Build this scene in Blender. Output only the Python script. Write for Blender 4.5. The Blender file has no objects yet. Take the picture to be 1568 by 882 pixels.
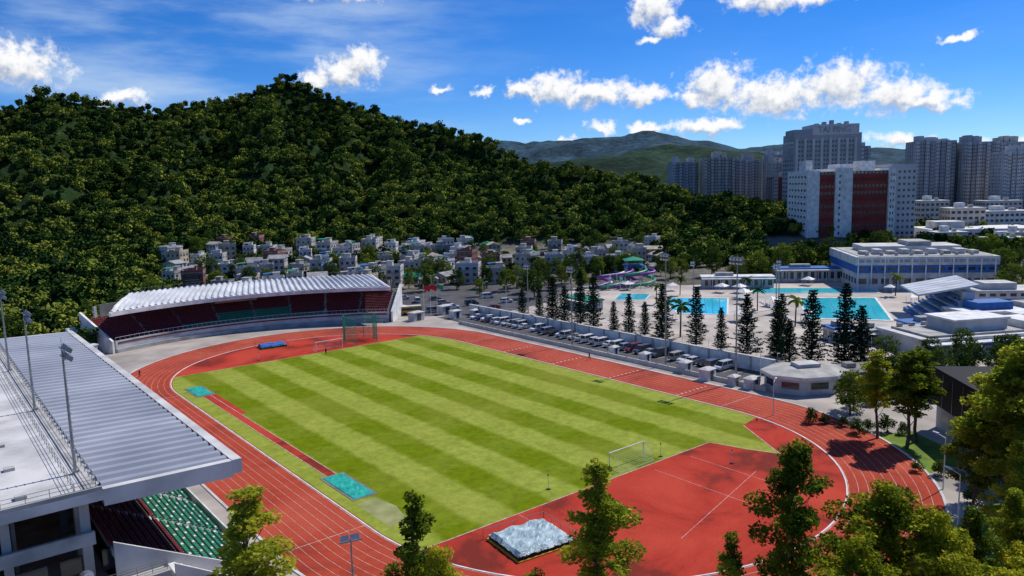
import bpy, bmesh, math, random
import numpy as np
from mathutils import Vector, Matrix
random.seed(7); rng=np.random.default_rng(11)
scene=bpy.context.scene
col=scene.collection
PI=math.pi
# ------------------------------------------------------------------ materials
def newmat(name):
    m=bpy.data.materials.new(name); m.use_nodes=True
    nt=m.node_tree; b=nt.nodes['Principled BSDF']
    return m,nt,b
def mat(name,c,rough=.8,c2=None,scale=1.,detail=4.,metal=0.,bump=0.,spec=.3,lo=.35,hi=.65,coord='Object'):
    m,nt,b=newmat(name)
    b.inputs['Roughness'].default_value=rough; b.inputs['Metallic'].default_value=metal
    b.inputs['Specular IOR Level'].default_value=spec
    if c2 is None: c2=tuple(x*.72 for x in c)
    tc=nt.nodes.new('ShaderNodeTexCoord')
    no=nt.nodes.new('ShaderNodeTexNoise'); no.inputs['Scale'].default_value=scale; no.inputs['Detail'].default_value=detail
    nt.links.new(tc.outputs[coord],no.inputs['Vector'])
    cr=nt.nodes.new('ShaderNodeValToRGB')
    cr.color_ramp.elements[0].position=lo; cr.color_ramp.elements[1].position=hi
    cr.color_ramp.elements[0].color=(*c2,1); cr.color_ramp.elements[1].color=(*c,1)
    nt.links.new(no.outputs['Fac'],cr.inputs[0]); nt.links.new(cr.outputs[0],b.inputs['Base Color'])
    if bump>0:
        n2=nt.nodes.new('ShaderNodeTexNoise'); n2.inputs['Scale'].default_value=scale*6; n2.inputs['Detail'].default_value=3
        nt.links.new(tc.outputs[coord],n2.inputs['Vector'])
        bp=nt.nodes.new('ShaderNodeBump'); bp.inputs['Strength'].default_value=bump; bp.inputs['Distance'].default_value=.1
        nt.links.new(n2.outputs['Fac'],bp.inputs['Height']); nt.links.new(bp.outputs[0],b.inputs['Normal'])
    return m
M={}
M['white']=mat('white_paint',(.74,.74,.73),.6,(.5,.5,.5),.5,6)
M['conc']=mat('concrete',(.44,.43,.41),.85,(.26,.26,.25),.35,7)
M['conc_lt']=mat('light_concrete',(.58,.57,.56),.8,(.38,.38,.38),.25,7)
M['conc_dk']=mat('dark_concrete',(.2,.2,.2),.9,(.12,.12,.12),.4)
M['roof_sheet']=mat('roof_sheet',(.37,.39,.44),.5,(.25,.27,.32),.10,7,.0,spec=.3)
M['roof_sheet_w']=mat('roof_sheet_white',(.60,.62,.65),.5,(.42,.44,.47),.2,6)
M['steel']=mat('galvanised_steel',(.35,.36,.38),.4,None,2,metal=.7)
M['glass']=mat('window_glass',(.05,.06,.07),.12,(.02,.025,.03),.3,spec=.6)
M['dark']=mat('dark_void',(.02,.02,.022),.9)
M['seat_red']=mat('seat_red',(.18,.022,.032),.6)
M['seat_green']=mat('seat_green',(.03,.25,.15),.6)
M['blue']=mat('blue_paint',(.03,.14,.42),.6)
M['red_tile']=mat('red_wall',(.26,.035,.03),.7,(.18,.025,.022),.15)
M['grey_wall']=mat('grey_wall',(.32,.335,.37),.85,(.23,.245,.28),.08)
M['grey_wall2']=mat('grey_wall_b',(.46,.47,.50),.85,(.36,.37,.40),.08)
M['beige_wall']=mat('beige_wall',(.52,.47,.41),.85,(.38,.345,.30),.2)
M['pink_wall']=mat('pink_wall',(.40,.25,.21),.85,None,.2)
M['render_a']=mat('weathered_render',(.54,.52,.49),.9,(.28,.27,.25),.35,7)
M['render_b']=mat('weathered_render_grey',(.32,.32,.32),.9,(.17,.17,.17),.35,7)
M['render_c']=mat('weathered_render_cream',(.48,.41,.31),.9,(.28,.24,.18),.35,7)
M['render_d']=mat('weathered_render_red',(.24,.10,.08),.9,(.15,.07,.06),.35,7)
M['rust']=mat('dark_red_trim',(.16,.04,.03),.8)
M['yellow']=mat('yellow_paint',(.6,.36,.03),.6)
M['purple']=mat('purple_plastic',(.22,.06,.34),.4)
M['green_pl']=mat('green_plastic',(.03,.30,.17),.4)
M['teal']=mat('teal_cover',(.02,.40,.32),.55,(.01,.24,.20),.8,bump=.4)
M['cover']=mat('silver_cover',(.46,.57,.60),.35,(.18,.28,.32),.9,7,bump=1.,spec=.5)
M['asphalt']=mat('asphalt',(.085,.085,.09),.9,(.05,.05,.055),.2,8)
M['paving']=mat('paving',(.42,.37,.335),.9,(.25,.225,.205),.12,8)
M['deck']=mat('pool_deck',(.50,.44,.39),.85,(.30,.27,.24),.08,8)
M['bark']=mat('bark',(.12,.09,.065),.95,(.06,.045,.035),3)
M['tyre']=mat('tyre_rubber',(.02,.02,.02),.8)
M['black_panel']=mat('black_panel',(.02,.018,.016),.6,spec=.1)
M['shirt']=mat('running_shirt',(.03,.03,.04),.8)
M['flag']=mat('flag_cloth',(.6,.02,.02),.7)
M['lamp']=mat('lamp_glass',(.75,.77,.8),.2,(.6,.62,.65),2)
m,nt,b=newmat('car_paint'); oi=nt.nodes.new('ShaderNodeObjectInfo'); nt.links.new(oi.outputs['Color'],b.inputs['Base Color'])
b.inputs['Roughness'].default_value=.25; b.inputs['Coat Weight'].default_value=.5; M['paint']=m
m,nt,b=newmat('pool_water'); b.inputs['Roughness'].default_value=.08
tc=nt.nodes.new('ShaderNodeTexCoord'); no=nt.nodes.new('ShaderNodeTexNoise'); no.inputs['Scale'].default_value=1.2; no.inputs['Detail'].default_value=3
nt.links.new(tc.outputs['Object'],no.inputs['Vector'])
cr=nt.nodes.new('ShaderNodeValToRGB'); cr.color_ramp.elements[0].color=(.01,.42,.54,1); cr.color_ramp.elements[1].color=(.06,.62,.68,1); cr.color_ramp.elements[0].position=.35;cr.color_ramp.elements[1].position=.65
nt.links.new(no.outputs[0],cr.inputs[0]); nt.links.new(cr.outputs[0],b.inputs['Base Color'])
bp=nt.nodes.new('ShaderNodeBump'); bp.inputs['Strength'].default_value=.15; nt.links.new(no.outputs[0],bp.inputs['Height']); nt.links.new(bp.outputs[0],b.inputs['Normal']); M['water']=m
def leafmat(name,ca,cb,cc,scale,trans=.35,objrand=.35,locvar=0.,tval=1.4):
    m=bpy.data.materials.new(name); m.use_nodes=True; nt=m.node_tree; nt.nodes.clear(); L=nt.links.new
    out=nt.nodes.new('ShaderNodeOutputMaterial')
    d=nt.nodes.new('ShaderNodeBsdfDiffuse')
    tc=nt.nodes.new('ShaderNodeTexCoord'); no=nt.nodes.new('ShaderNodeTexNoise'); no.inputs['Scale'].default_value=scale; no.inputs['Detail'].default_value=2
    L(tc.outputs['Object'],no.inputs['Vector'])
    oi=nt.nodes.new('ShaderNodeObjectInfo')
    ma=nt.nodes.new('ShaderNodeMath'); ma.operation='MULTIPLY_ADD'; ma.inputs[1].default_value=objrand
    L(oi.outputs['Random'],ma.inputs[0])
    sb=nt.nodes.new('ShaderNodeMath'); sb.operation='SUBTRACT'; sb.inputs[1].default_value=objrand/2
    L(no.outputs['Fac'],sb.inputs[0]); L(sb.outputs[0],ma.inputs[2])
    fac=ma.outputs[0]
    if locvar:
        n2=nt.nodes.new('ShaderNodeTexNoise'); n2.inputs['Scale'].default_value=.013; n2.inputs['Detail'].default_value=2; L(oi.outputs['Location'],n2.inputs['Vector'])
        m2=nt.nodes.new('ShaderNodeMath'); m2.operation='MULTIPLY_ADD'; m2.inputs[1].default_value=locvar; L(n2.outputs[0],m2.inputs[0])
        m3=nt.nodes.new('ShaderNodeMath'); m3.operation='SUBTRACT'; m3.inputs[1].default_value=locvar/2; L(fac,m3.inputs[0]); L(m3.outputs[0],m2.inputs[2]); fac=m2.outputs[0]
    cr=nt.nodes.new('ShaderNodeValToRGB'); e=cr.color_ramp.elements; e[0].position=.25; e[0].color=(*ca,1); e[1].position=.75; e[1].color=(*cc,1)
    k=e.new(.5); k.color=(*cb,1)
    L(fac,cr.inputs[0]); L(cr.outputs[0],d.inputs['Color'])
    if trans>0:
        mx=nt.nodes.new('ShaderNodeMixShader'); mx.inputs[0].default_value=trans; t=nt.nodes.new('ShaderNodeBsdfTranslucent')
        hs=nt.nodes.new('ShaderNodeHueSaturation'); hs.inputs['Value'].default_value=tval; hs.inputs['Hue'].default_value=.49; L(cr.outputs[0],hs.inputs['Color']); L(hs.outputs[0],t.inputs['Color'])
        L(d.outputs[0],mx.inputs[1]); L(t.outputs[0],mx.inputs[2]); L(mx.outputs[0],out.inputs['Surface'])
    else: L(d.outputs[0],out.inputs['Surface'])
    return m
M['leaf_near']=leafmat('leaf_bright',(.04,.075,.01),(.17,.22,.02),(.38,.39,.04),.6,.5,tval=1.7)
M['leaf_yel']=leafmat('leaf_yellow',(.07,.11,.012),(.28,.30,.02),(.48,.44,.04),.6,.5,tval=1.6)
M['leaf_mid']=leafmat('leaf_mid',(.022,.05,.010),(.055,.095,.016),(.13,.18,.022),.35,.25,.5)
M['leaf_forest']=leafmat('leaf_forest',(.018,.044,.012),(.066,.112,.020),(.185,.215,.035),1.0,0,.9,1.2)
M['leaf_pine']=leafmat('leaf_pine',(.008,.022,.012),(.015,.036,.02),(.03,.055,.028),.6,.0,.2)
# ------------------------------------------------------------------ mesh builder
class MB:
    def __init__(s): s.v=[];s.f=[];s.m=[];s.mats=[]
    def mi(s,k):
        if k not in s.mats: s.mats.append(k)
        return s.mats.index(k)
    def add(s,vs,fs,k):
        o=len(s.v); s.v.extend([tuple(map(float,p)) for p in vs]); i=s.mi(k)
        for f in fs: s.f.append(tuple(o+j for j in f)); s.m.append(i)
    def box(s,x0,x1,y0,y1,z0,z1,k):
        s.add([(x0,y0,z0),(x1,y0,z0),(x1,y1,z0),(x0,y1,z0),(x0,y0,z1),(x1,y0,z1),(x1,y1,z1),(x0,y1,z1)],
        [(0,3,2,1),(4,5,6,7),(0,1,5,4),(1,2,6,5),(2,3,7,6),(3,0,4,7)],k)
    def cbox(s,cx,cy,w,d,z0,z1,a,k):
        ca,sa=math.cos(a),math.sin(a); P=[]
        for z in(z0,z1):
            for x,y in((-w/2,-d/2),(w/2,-d/2),(w/2,d/2),(-w/2,d/2)): P.append((cx+x*ca-y*sa,cy+x*sa+y*ca,z))
        s.add(P,[(0,3,2,1),(4,5,6,7),(0,1,5,4),(1,2,6,5),(2,3,7,6),(3,0,4,7)],k)
    def prism(s,pts,z0,z1,k,ktop=None):
        n=len(pts); P=[(x,y,z0) for x,y in pts]+[(x,y,z1) for x,y in pts]
        s.add(P,[(i,(i+1)%n,n+(i+1)%n,n+i) for i in range(n)],k)
        s.add(P,[tuple(range(n,2*n))],ktop or k)
    def quad(s,p,k): s.add(p,[tuple(range(len(p)))],k)
    def cyl(s,p0,p1,r0,r1,k,n=8,cap=True):
        p0=Vector(p0);p1=Vector(p1);d=(p1-p0).normalized(); a=d.orthogonal().normalized(); b=d.cross(a)
        P=[p0+(a*math.cos(t)+b*math.sin(t))*r0 for t in [2*PI*i/n for i in range(n)]]+[p1+(a*math.cos(t)+b*math.sin(t))*r1 for t in [2*PI*i/n for i in range(n)]]
        F=[(i,(i+1)%n,n+(i+1)%n,n+i) for i in range(n)]
        if cap: F+= [tuple(range(n-1,-1,-1)),tuple(range(n,2*n))]
        s.add(P,F,k)
    def mesh(s,name,smooth=False):
        me=bpy.data.meshes.new(name); me.from_pydata(s.v,[],s.f)
        for k in s.mats: me.materials.append(M[k])
        me.polygons.foreach_set('material_index',s.m)
        if smooth: me.polygons.foreach_set('use_smooth',[True]*len(s.f))
        me.update(); return me
    def obj(s,name,loc=(0,0,0),rz=0,parent=None,smooth=False,sx=1):
        o=bpy.data.objects.new(name,s.mesh(name,smooth)); col.objects.link(o); o.location=loc; o.rotation_euler=(0,0,rz); o.scale=(sx,1,1)
        if parent: o.parent=parent
        return o
def inst(name,me,loc,rz=0,sc=1,color=None):
    o=bpy.data.objects.new(name,me); col.objects.link(o); o.location=loc; o.rotation_euler=(0,0,rz); o.scale=(sc,sc,sc) if not isinstance(sc,tuple) else sc
    if color: o.color=(*color,1)
    return o
def empty(name,loc=(0,0,0),rz=0):
    o=bpy.data.objects.new(name,None); col.objects.link(o); o.location=loc; o.rotation_euler=(0,0,rz); return o
TA=.674; TC=(-15.74,142.58,0); ca,sa=math.cos(TA),math.sin(TA)
def F(w,l): return (TC[0]+w*ca-l*sa, TC[1]+w*sa+l*ca)
def Finv(x,y):
    dx=x-TC[0];dy=y-TC[1]; return dx*ca+dy*sa, -dx*sa+dy*ca
# ------------------------------------------------------------------ terrain
lat=rng.random((64,64))
def vnoise(x,y):
    xi=np.floor(x).astype(int);yi=np.floor(y).astype(int);fx=x-xi;fy=y-yi;fx=fx*fx*(3-2*fx);fy=fy*fy*(3-2*fy)
    g=lambda a,b:lat[a%64,b%64]
    return (g(xi,yi)*(1-fx)+g(xi+1,yi)*fx)*(1-fy)+(g(xi,yi+1)*(1-fx)+g(xi+1,yi+1)*fx)*fy-.5
def fbm(x,y,o=4):
    r=0;a=1
    for i in range(o): r=r+a*vnoise(x*2**i+17*i,y*2**i+5*i); a*=.5
    return r
def ridge(pts,x,y,width,ex):
    best=np.zeros_like(x)
    for (a,b) in zip(pts[:-1],pts[1:]):
        ax,ay,az=a;bx,by,bz=b; L2=(bx-ax)**2+(by-ay)**2
        t=np.clip(((x-ax)*(bx-ax)+(y-ay)*(by-ay))/L2,0,1)
        d=np.hypot(x-(ax+t*(bx-ax)),y-(ay+t*(by-ay))); z=az+t*(bz-az)
        best=np.maximum(best,z*np.clip(1-d/width,0,1)**ex)
    return best
R1=[(-640,600,98),(-520,650,106),(-443,680,114),(-414,700,129),(-385,715,122),(-336,760,119),(-296,790,130),(-262,805,137),(-230,820,155),(-205,812,144),(-172,800,127),(-116,780,106),(-61,760,87),(-11,740,69),(31,720,47),(70,700,30)]
SP=[([(-230,820,150),(-228,740,122),(-205,640,84),(-190,540,50),(-175,450,14)],105),([(-385,715,118),(-370,600,86),(-330,500,54),(-290,415,12)],105),([(-116,780,104),(-85,690,78),(-60,600,52),(-55,490,14)],90),([(-443,690,112),(-450,560,82),(-420,440,48),(-370,360,10)],105),([(-560,640,100),(-540,450,60),(-470,330,10)],130),([(-296,790,128),(-290,690,98),(-262,590,66),(-245,480,26)],85),([(-11,740,66),(10,660,50)],100),([(-172,800,120),(-150,700,90),(-130,600,56),(-118,520,24)],75)]
R2=[(-50,590,42),(23,545,42),(62,540,40),(101,540,33),(130,520,24),(158,500,13),(178,455,2)]
R4=[(40,1500,64),(93,1550,76),(160,1550,88),(232,1550,98),(300,1600,110),(380,1600,112),(450,1600,98),(560,1650,60),(800,1700,40)]
R3=[(-500,2900,120),(-68,2800,190),(60,2800,176),(240,2800,184),(370,2850,216),(430,2850,212),(490,2800,230),(560,2800,210),(640,2800,184),(770,2800,138),(900,2850,146),(1050,2850,160),(1300,2900,146),(1800,2900,90),(2600,3000,60)]
def smst(a,b,x):
    t=np.clip((x-a)/(b-a),0,1); return t*t*(3-2*t)
def height(x,y):
    x=np.asarray(x,float);y=np.asarray(y,float)
    m0=ridge(R1,x,y,430,2.5)
    kf=smst(70,105,m0)
    xw=x+fbm(x/90+3,y/90)*30*(1-kf); yw=y+fbm(x/90,y/90+8)*24*(1-kf)
    h=m0
    for p,w in SP: h=np.maximum(h,ridge(p,xw,yw,w,1.0))
    h=np.maximum(h,ridge(R2,x,y,120,.9))
    h=h+np.clip(h/60,0,1)*(fbm(x/50,y/50)*28*(1-smst(65,115,h)*.85))
    toe=smst(315,470,y)*6*(1-smst(60,160,x))
    h=np.maximum(h,toe)
    h4=ridge(R4,x,y,650,1.2); h4=h4*(1+fbm(x/130,y/130)*.22)
    h3=ridge(R3,x,y,1100,1.5); h3=h3*(1+fbm(x/240,y/240,5)*.26)
    h=np.maximum(h,np.maximum(h3,h4))
    return np.maximum(h,0)
def axis(segs):
    o=[]
    for a,b,s in segs: o+=list(np.arange(a,b,s))
    return np.array(o)
xs=axis([(-9000,-3000,1000),(-3000,-900,150),(-900,300,9),(300,1500,20),(1500,3000,150),(3000,9001,1000)])
ys=axis([(-800,200,100),(200,950,9),(950,1300,35),(1300,3400,24),(3400,4200,200),(4200,12001,1300)])
X,Y=np.meshgrid(xs,ys); Z=height(X,Y)
nx,ny=len(xs),len(ys)
V=np.stack([X,Y,Z],-1).reshape(-1,3)
idx=np.arange(nx*ny).reshape(ny,nx)
Fq=np.stack([idx[:-1,:-1],idx[:-1,1:],idx[1:,1:],idx[1:,:-1]],-1).reshape(-1,4)
me=bpy.data.meshes.new('terrain'); me.from_pydata(V.tolist(),[],Fq.tolist())
me.polygons.foreach_set('use_smooth',[True]*len(Fq))
ca_=me.color_attributes.new('Col','FLOAT_COLOR','POINT')
x=V[:,0];y=V[:,1];z=V[:,2]
base=np.tile(np.array([.16,.15,.125]),(len(V),1))
green=np.array([.02,.04,.012])
fm=np.clip(smst(4,9,z)+smst(-.40,-.47,x/np.maximum(y,1))*(y>200)+ (y>900)*.9,0,1)
base=base*(1-fm[:,None])+green*fm[:,None]
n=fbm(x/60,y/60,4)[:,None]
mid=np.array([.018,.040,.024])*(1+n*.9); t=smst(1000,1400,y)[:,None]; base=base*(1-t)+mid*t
far=np.array([.034,.070,.098])*(1+n*.7); t=smst(1800,2600,y)[:,None]; base=base*(1-t)+far*t  # aerial haze painted into the far hills as bluish colour, blended in by distance
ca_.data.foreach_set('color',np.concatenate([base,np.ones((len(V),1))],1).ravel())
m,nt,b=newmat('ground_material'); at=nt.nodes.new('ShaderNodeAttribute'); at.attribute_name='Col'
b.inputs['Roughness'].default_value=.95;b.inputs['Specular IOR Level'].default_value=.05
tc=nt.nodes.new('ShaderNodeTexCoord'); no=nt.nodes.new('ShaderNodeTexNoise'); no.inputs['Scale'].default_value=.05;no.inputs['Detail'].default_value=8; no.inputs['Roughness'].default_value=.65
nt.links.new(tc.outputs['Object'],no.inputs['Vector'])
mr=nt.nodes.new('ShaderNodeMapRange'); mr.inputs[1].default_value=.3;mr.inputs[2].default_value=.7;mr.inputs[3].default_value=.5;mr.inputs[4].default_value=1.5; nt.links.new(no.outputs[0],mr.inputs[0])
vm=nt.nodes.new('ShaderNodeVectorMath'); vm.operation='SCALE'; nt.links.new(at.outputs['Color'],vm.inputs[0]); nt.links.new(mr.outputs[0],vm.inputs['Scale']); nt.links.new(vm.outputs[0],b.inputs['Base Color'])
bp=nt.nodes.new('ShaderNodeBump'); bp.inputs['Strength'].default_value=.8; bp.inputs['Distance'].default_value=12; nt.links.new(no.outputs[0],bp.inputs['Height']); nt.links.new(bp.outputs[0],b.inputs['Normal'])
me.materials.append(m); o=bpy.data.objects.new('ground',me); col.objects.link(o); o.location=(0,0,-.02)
# ------------------------------------------------------------------ foliage helpers
def leaves(centers,size,upbias=.5,aspect=.55):
    n=len(centers); nr=rng.normal(size=(n,3)); nr[:,2]=np.abs(nr[:,2])+upbias; nr/=np.linalg.norm(nr,axis=1)[:,None]
    a=np.cross(nr,rng.normal(size=(n,3))); a/=np.linalg.norm(a,axis=1)[:,None]; b=np.cross(nr,a)
    s=size*rng.uniform(.6,1.3,(n,1)); c=centers
    V=np.stack([c-a*s,c-b*s*aspect,c+a*s,c+b*s*aspect],1).reshape(-1,3)
    return V,np.arange(4*n).reshape(n,4)
def ball(n,shell=.55):
    d=rng.normal(size=(n,3)); d/=np.linalg.norm(d,axis=1)[:,None]; return d*(shell+(1-shell)*rng.random((n,1))**.6)
def addleaves(mb,C,ls,leaf,up=.4,asp=.55):
    V_,F_=leaves(C,ls,up,asp); o=len(mb.v)
    mb.v+=[tuple(v) for v in V_.tolist()]; mb.f+=[tuple(f) for f in (F_+o).tolist()]; mb.m+=[mb.mi(leaf)]*len(F_)
def tree_mesh(name,H,rad,prof,nclump,cr,nl,ls,leaf,trunk_r=.22,bare=.3,seed=0,lean=.3,flat=.75,inner=.35):
    global rng; rng=np.random.default_rng(seed); rnd=random.Random(seed)
    mb=MB(); tp=[]; segs=7
    px=py=0
    for i in range(segs+1):
        t=i/segs; tp.append(Vector((px,py,H*.96*t))); px+=rnd.uniform(-1,1)*lean*.5; py+=rnd.uniform(-1,1)*lean*.5
    for i in range(segs):
        mb.cyl(tp[i],tp[i+1],trunk_r*(1-.85*i/segs),trunk_r*(1-.85*(i+1)/segs),'bark',8,False)
    def tr(t):
        f=t*segs; i=min(int(f),segs-1); return tp[i].lerp(tp[i+1],f-i)
    allV=[]
    for c in range(nclump):
        t=bare+(1-bare)*((c+.5)/nclump)**.9; ang=c*2.4+rnd.uniform(-.9,.9)
        rr=rad*prof((t-bare)/(1-bare))*rnd.uniform(inner,1.0)
        base=tr(max(t-.12*rnd.random()-.05,.1)); ct=tr(min(t,1))
        p=Vector((ct.x+math.cos(ang)*rr,ct.y+math.sin(ang)*rr,H*t+rnd.uniform(-.4,.4)))
        mid=base.lerp(p,.55)+Vector((0,0,-.1*rr))
        r0=trunk_r*.38*(1-.6*t)
        mb.cyl(base,mid,r0,r0*.6,'bark',5,False); mb.cyl(mid,p,r0*.6,r0*.2,'bark',5,False)
        k=cr*rnd.uniform(.5,1.35)*(.6+.4*prof((t-bare)/(1-bare)))
        q=ball(int(nl*(k/cr)**2),.25)*np.array([k,k,k*flat])+np.array(p)
        allV.append(q)
    addleaves(mb,np.concatenate(allV),ls,leaf)
    return mb.mesh(name)
def col_prof(u): return (.50+.5*math.sin(PI*min(1,u*1.05))**.8)*(1-.45*max(0,u-.55)/.45)*(1+.22*math.sin(u*19+1))
round_prof=lambda u: max(.1,math.sqrt(max(0,1-(2*u-.85)**2/1.4)))
def pine_mesh(name,H,rad,seed):
    global rng
    rnd=random.Random(seed); mb=MB(); rg=np.random.default_rng(seed); rng=rg
    mb.cyl((0,0,0),(0,0,H*.97),.22,.03,'bark',8,False)
    C=[];tiers=int(H/.6)
    for i in range(tiers):
        t=.07+.93*i/tiers; z=H*t; r=rad*(1-t)**.62*rnd.uniform(.65,1.15)*(min(1,.6+t*4)) +.12
        nb=rnd.randint(5,8); a0=rnd.random()*6.28
        for k in range(nb):
            a=a0+k*2*PI/nb+rnd.uniform(-.2,.2); rr=r*rnd.uniform(.55,1.2)
            tip=(math.cos(a)*rr,math.sin(a)*rr,z+.15*rr)
            mb.cyl((0,0,z-.15),tip,.035,.01,'bark',3,False)
            n=int(10+rr*14); s=rg.random(n)**.7
            C.append(np.stack([math.cos(a)*rr*s,math.sin(a)*rr*s,z-.15+(.15+.15*rr)*s],1)+rg.normal(size=(n,3))*np.array([.16,.16,.08]))
    addleaves(mb,np.concatenate(C),.25,'leaf_pine',.2,.45)
    return mb.mesh(name)
def crown_mesh(name,seed,tall=1.):
    global rng
    rg=np.random.default_rng(seed); rng=rg
    bm=bmesh.new(); bmesh.ops.create_icosphere(bm,subdivisions=1,radius=1)
    for v in bm.verts: v.co*=(.5+.22*rg.random()); v.co.z*=.8*tall
    mb=MB(); bm.verts.ensure_lookup_table()
    mb.add([v.co[:] for v in bm.verts],[tuple(x.index for x in f.verts) for f in bm.faces],'leaf_forest'); bm.free()
    lob=rg.normal(size=(10,3)); lob/=np.linalg.norm(lob,axis=1)[:,None]; lob[:,2]=np.abs(lob[:,2])*.95-.1; lob*=.6
    C=np.concatenate([ball(28,.6)*rg.uniform(.25,.48)+p for p in lob]); C[:,2]*=tall
    addleaves(mb,C,.15,'leaf_forest',.5,.8)
    return mb.mesh(name)
# ------------------------------------------------------------------ forest
crowns=[crown_mesh('tree_crown_%d'%i,100+i,[1,1,1.15,1,.85,1.3][i]) for i in range(6)]
rng=np.random.default_rng(5)
sp=6.1
gx,gy=np.meshgrid(np.arange(-680,430,sp),np.arange(190,880,sp)); gx=gx.ravel()+rng.uniform(-3,3,gx.size); gy=gy.ravel()+rng.uniform(-3,3,gy.size)
gh=height(gx,gy); s_=gx/gy
fw,fl=Finv(gx,gy)
edge_=fbm(gx/30,gy/30)*45
vill=((s_>-.45+edge_*.0008)&(s_<.0)&(gy<418+edge_)) | ((s_>=.0)&(s_<.2)&(gy<410))
hill=(gh>6.3)&~vill
left=(s_<=-.45)&(gy>225)&~vill&(fl>124)
left2=(s_<=-.56)&(gy>195)
mixed=vill&(gy>300)&(fbm(gx/22+4,gy/22)>.21)&(s_<.02)&(gy<440)&~((gx>-56)&(gx<30)&(gy<335))
nearh=(s_>.19)&(s_<.33)&(gy>345)&(gy<470)&(gx<150)
right=(s_>.30)&(gy>300)&(gy<640)&(fbm(gx/40+9,gy/40)>.02)&~((gx>118)&(gx<176)&(gy<312))&~((gx>155)&(gx<240)&(gy>415))
keep=hill|left|left2|nearh|right|mixed
crest=np.interp(gx,[-640,-520,-414,-296,-230,-116,31,120,400],[600,650,700,790,820,780,720,640,640])
keep&=gy<crest+16
keep&=(np.abs(s_)<.80)
isv=mixed[keep]
gx,gy,gh=gx[keep],gy[keep],gh[keep]
n=len(gx); sc=rng.uniform(2.6,4.9,n)*(1+.6*(rng.random(n)<.18)*rng.random(n)); sc=np.where(isv,sc*.7,sc); rot=rng.uniform(0,2*PI,n); which=rng.integers(0,6,n)
jz=rng.uniform(-1.2,2.2,n)
forest=empty('forest'); FX=np.stack([gx,gy],1)[isv]
for k in range(6):
    I=np.where(which==k)[0]; x,y,z,s,r=gx[I],gy[I],gh[I]+sc[I]*.62+np.where(isv[I],.3,jz[I]),sc[I],rot[I]
    c,sn=np.cos(r)*s/2,np.sin(r)*s/2
    P=np.stack([np.stack([x-c+sn,y-sn-c,z],1),np.stack([x+c+sn,y+sn-c,z],1),np.stack([x+c-sn,y+sn+c,z],1),np.stack([x-c-sn,y-sn+c,z],1)],1).reshape(-1,3)
    me=bpy.data.meshes.new('forest_points'); me.from_pydata(P.tolist(),[],np.arange(len(P)).reshape(-1,4).tolist())
    e=bpy.data.objects.new('forest_points_%d'%k,me); col.objects.link(e); e.parent=forest
    e.instance_type='FACES'; e.use_instance_faces_scale=True; e.show_instancer_for_render=False; e.show_instancer_for_viewport=False
    c=bpy.data.objects.new('tree_crown_%d'%k,crowns[k]); col.objects.link(c); c.parent=e
# ------------------------------------------------------------------ track & field
def stad(r,na=48,H=42.2):
    P=[]
    for i in range(na+1): a=PI*i/na; P.append((r*math.cos(a),H+r*math.sin(a)))
    for i in range(na+1): a=PI+PI*i/na; P.append((r*math.cos(a),-H+r*math.sin(a)))
    return P
def ring(mb,r0,r1,z,k):
    A=stad(r0);B=stad(r1);n=len(A)
    mb.add([(x,y,z) for x,y in A]+[(x,y,z) for x,y in B],[(i,n+i,n+(i+1)%n,(i+1)%n) for i in range(n)],k)
def sheetmat(name,build):
    m,nt,b=newmat(name); build(nt,b); M[name]=m
def redmat(pos,cols,scale):
    def f(nt,b):
        tc=nt.nodes.new('ShaderNodeTexCoord'); L=nt.links.new
        n1=nt.nodes.new('ShaderNodeTexNoise'); n1.inputs['Scale'].default_value=scale; n1.inputs['Detail'].default_value=9; n1.inputs['Roughness'].default_value=.62; n1.inputs['Distortion'].default_value=.6; L(tc.outputs['Object'],n1.inputs['Vector'])
        cr=nt.nodes.new('ShaderNodeValToRGB'); e=cr.color_ramp.elements; e[0].position=pos[0]; e[0].color=(*cols[0],1); e[1].position=pos[2]; e[1].color=(*cols[2],1); k=e.new(pos[1]); k.color=(*cols[1],1)
        L(n1.outputs[0],cr.inputs[0])
        n2=nt.nodes.new('ShaderNodeTexNoise'); n2.inputs['Scale'].default_value=4; n2.inputs['Detail'].default_value=6; n2.inputs['Roughness'].default_value=.7; L(tc.outputs['Object'],n2.inputs['Vector'])
        mr=nt.nodes.new('ShaderNodeMapRange'); mr.inputs[1].default_value=.3;mr.inputs[2].default_value=.7;mr.inputs[3].default_value=.80;mr.inputs[4].default_value=1.15; L(n2.outputs[0],mr.inputs[0])
        vm=nt.nodes.new('ShaderNodeVectorMath'); vm.operation='SCALE'; L(cr.outputs[0],vm.inputs[0]); L(mr.outputs[0],vm.inputs['Scale']); L(vm.outputs[0],b.inputs['Base Color'])
        b.inputs['Roughness'].default_value=.9; b.inputs['Specular IOR Level'].default_value=.1
    return f
sheetmat('track_red',redmat((.34,.48,.68),[(.23,.034,.020),(.35,.050,.026),(.42,.078,.044)],.08))
sheetmat('d_area_red',redmat((.40,.47,.60),[(.17,.024,.016),(.36,.034,.020),(.44,.052,.030)],.06))
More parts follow.
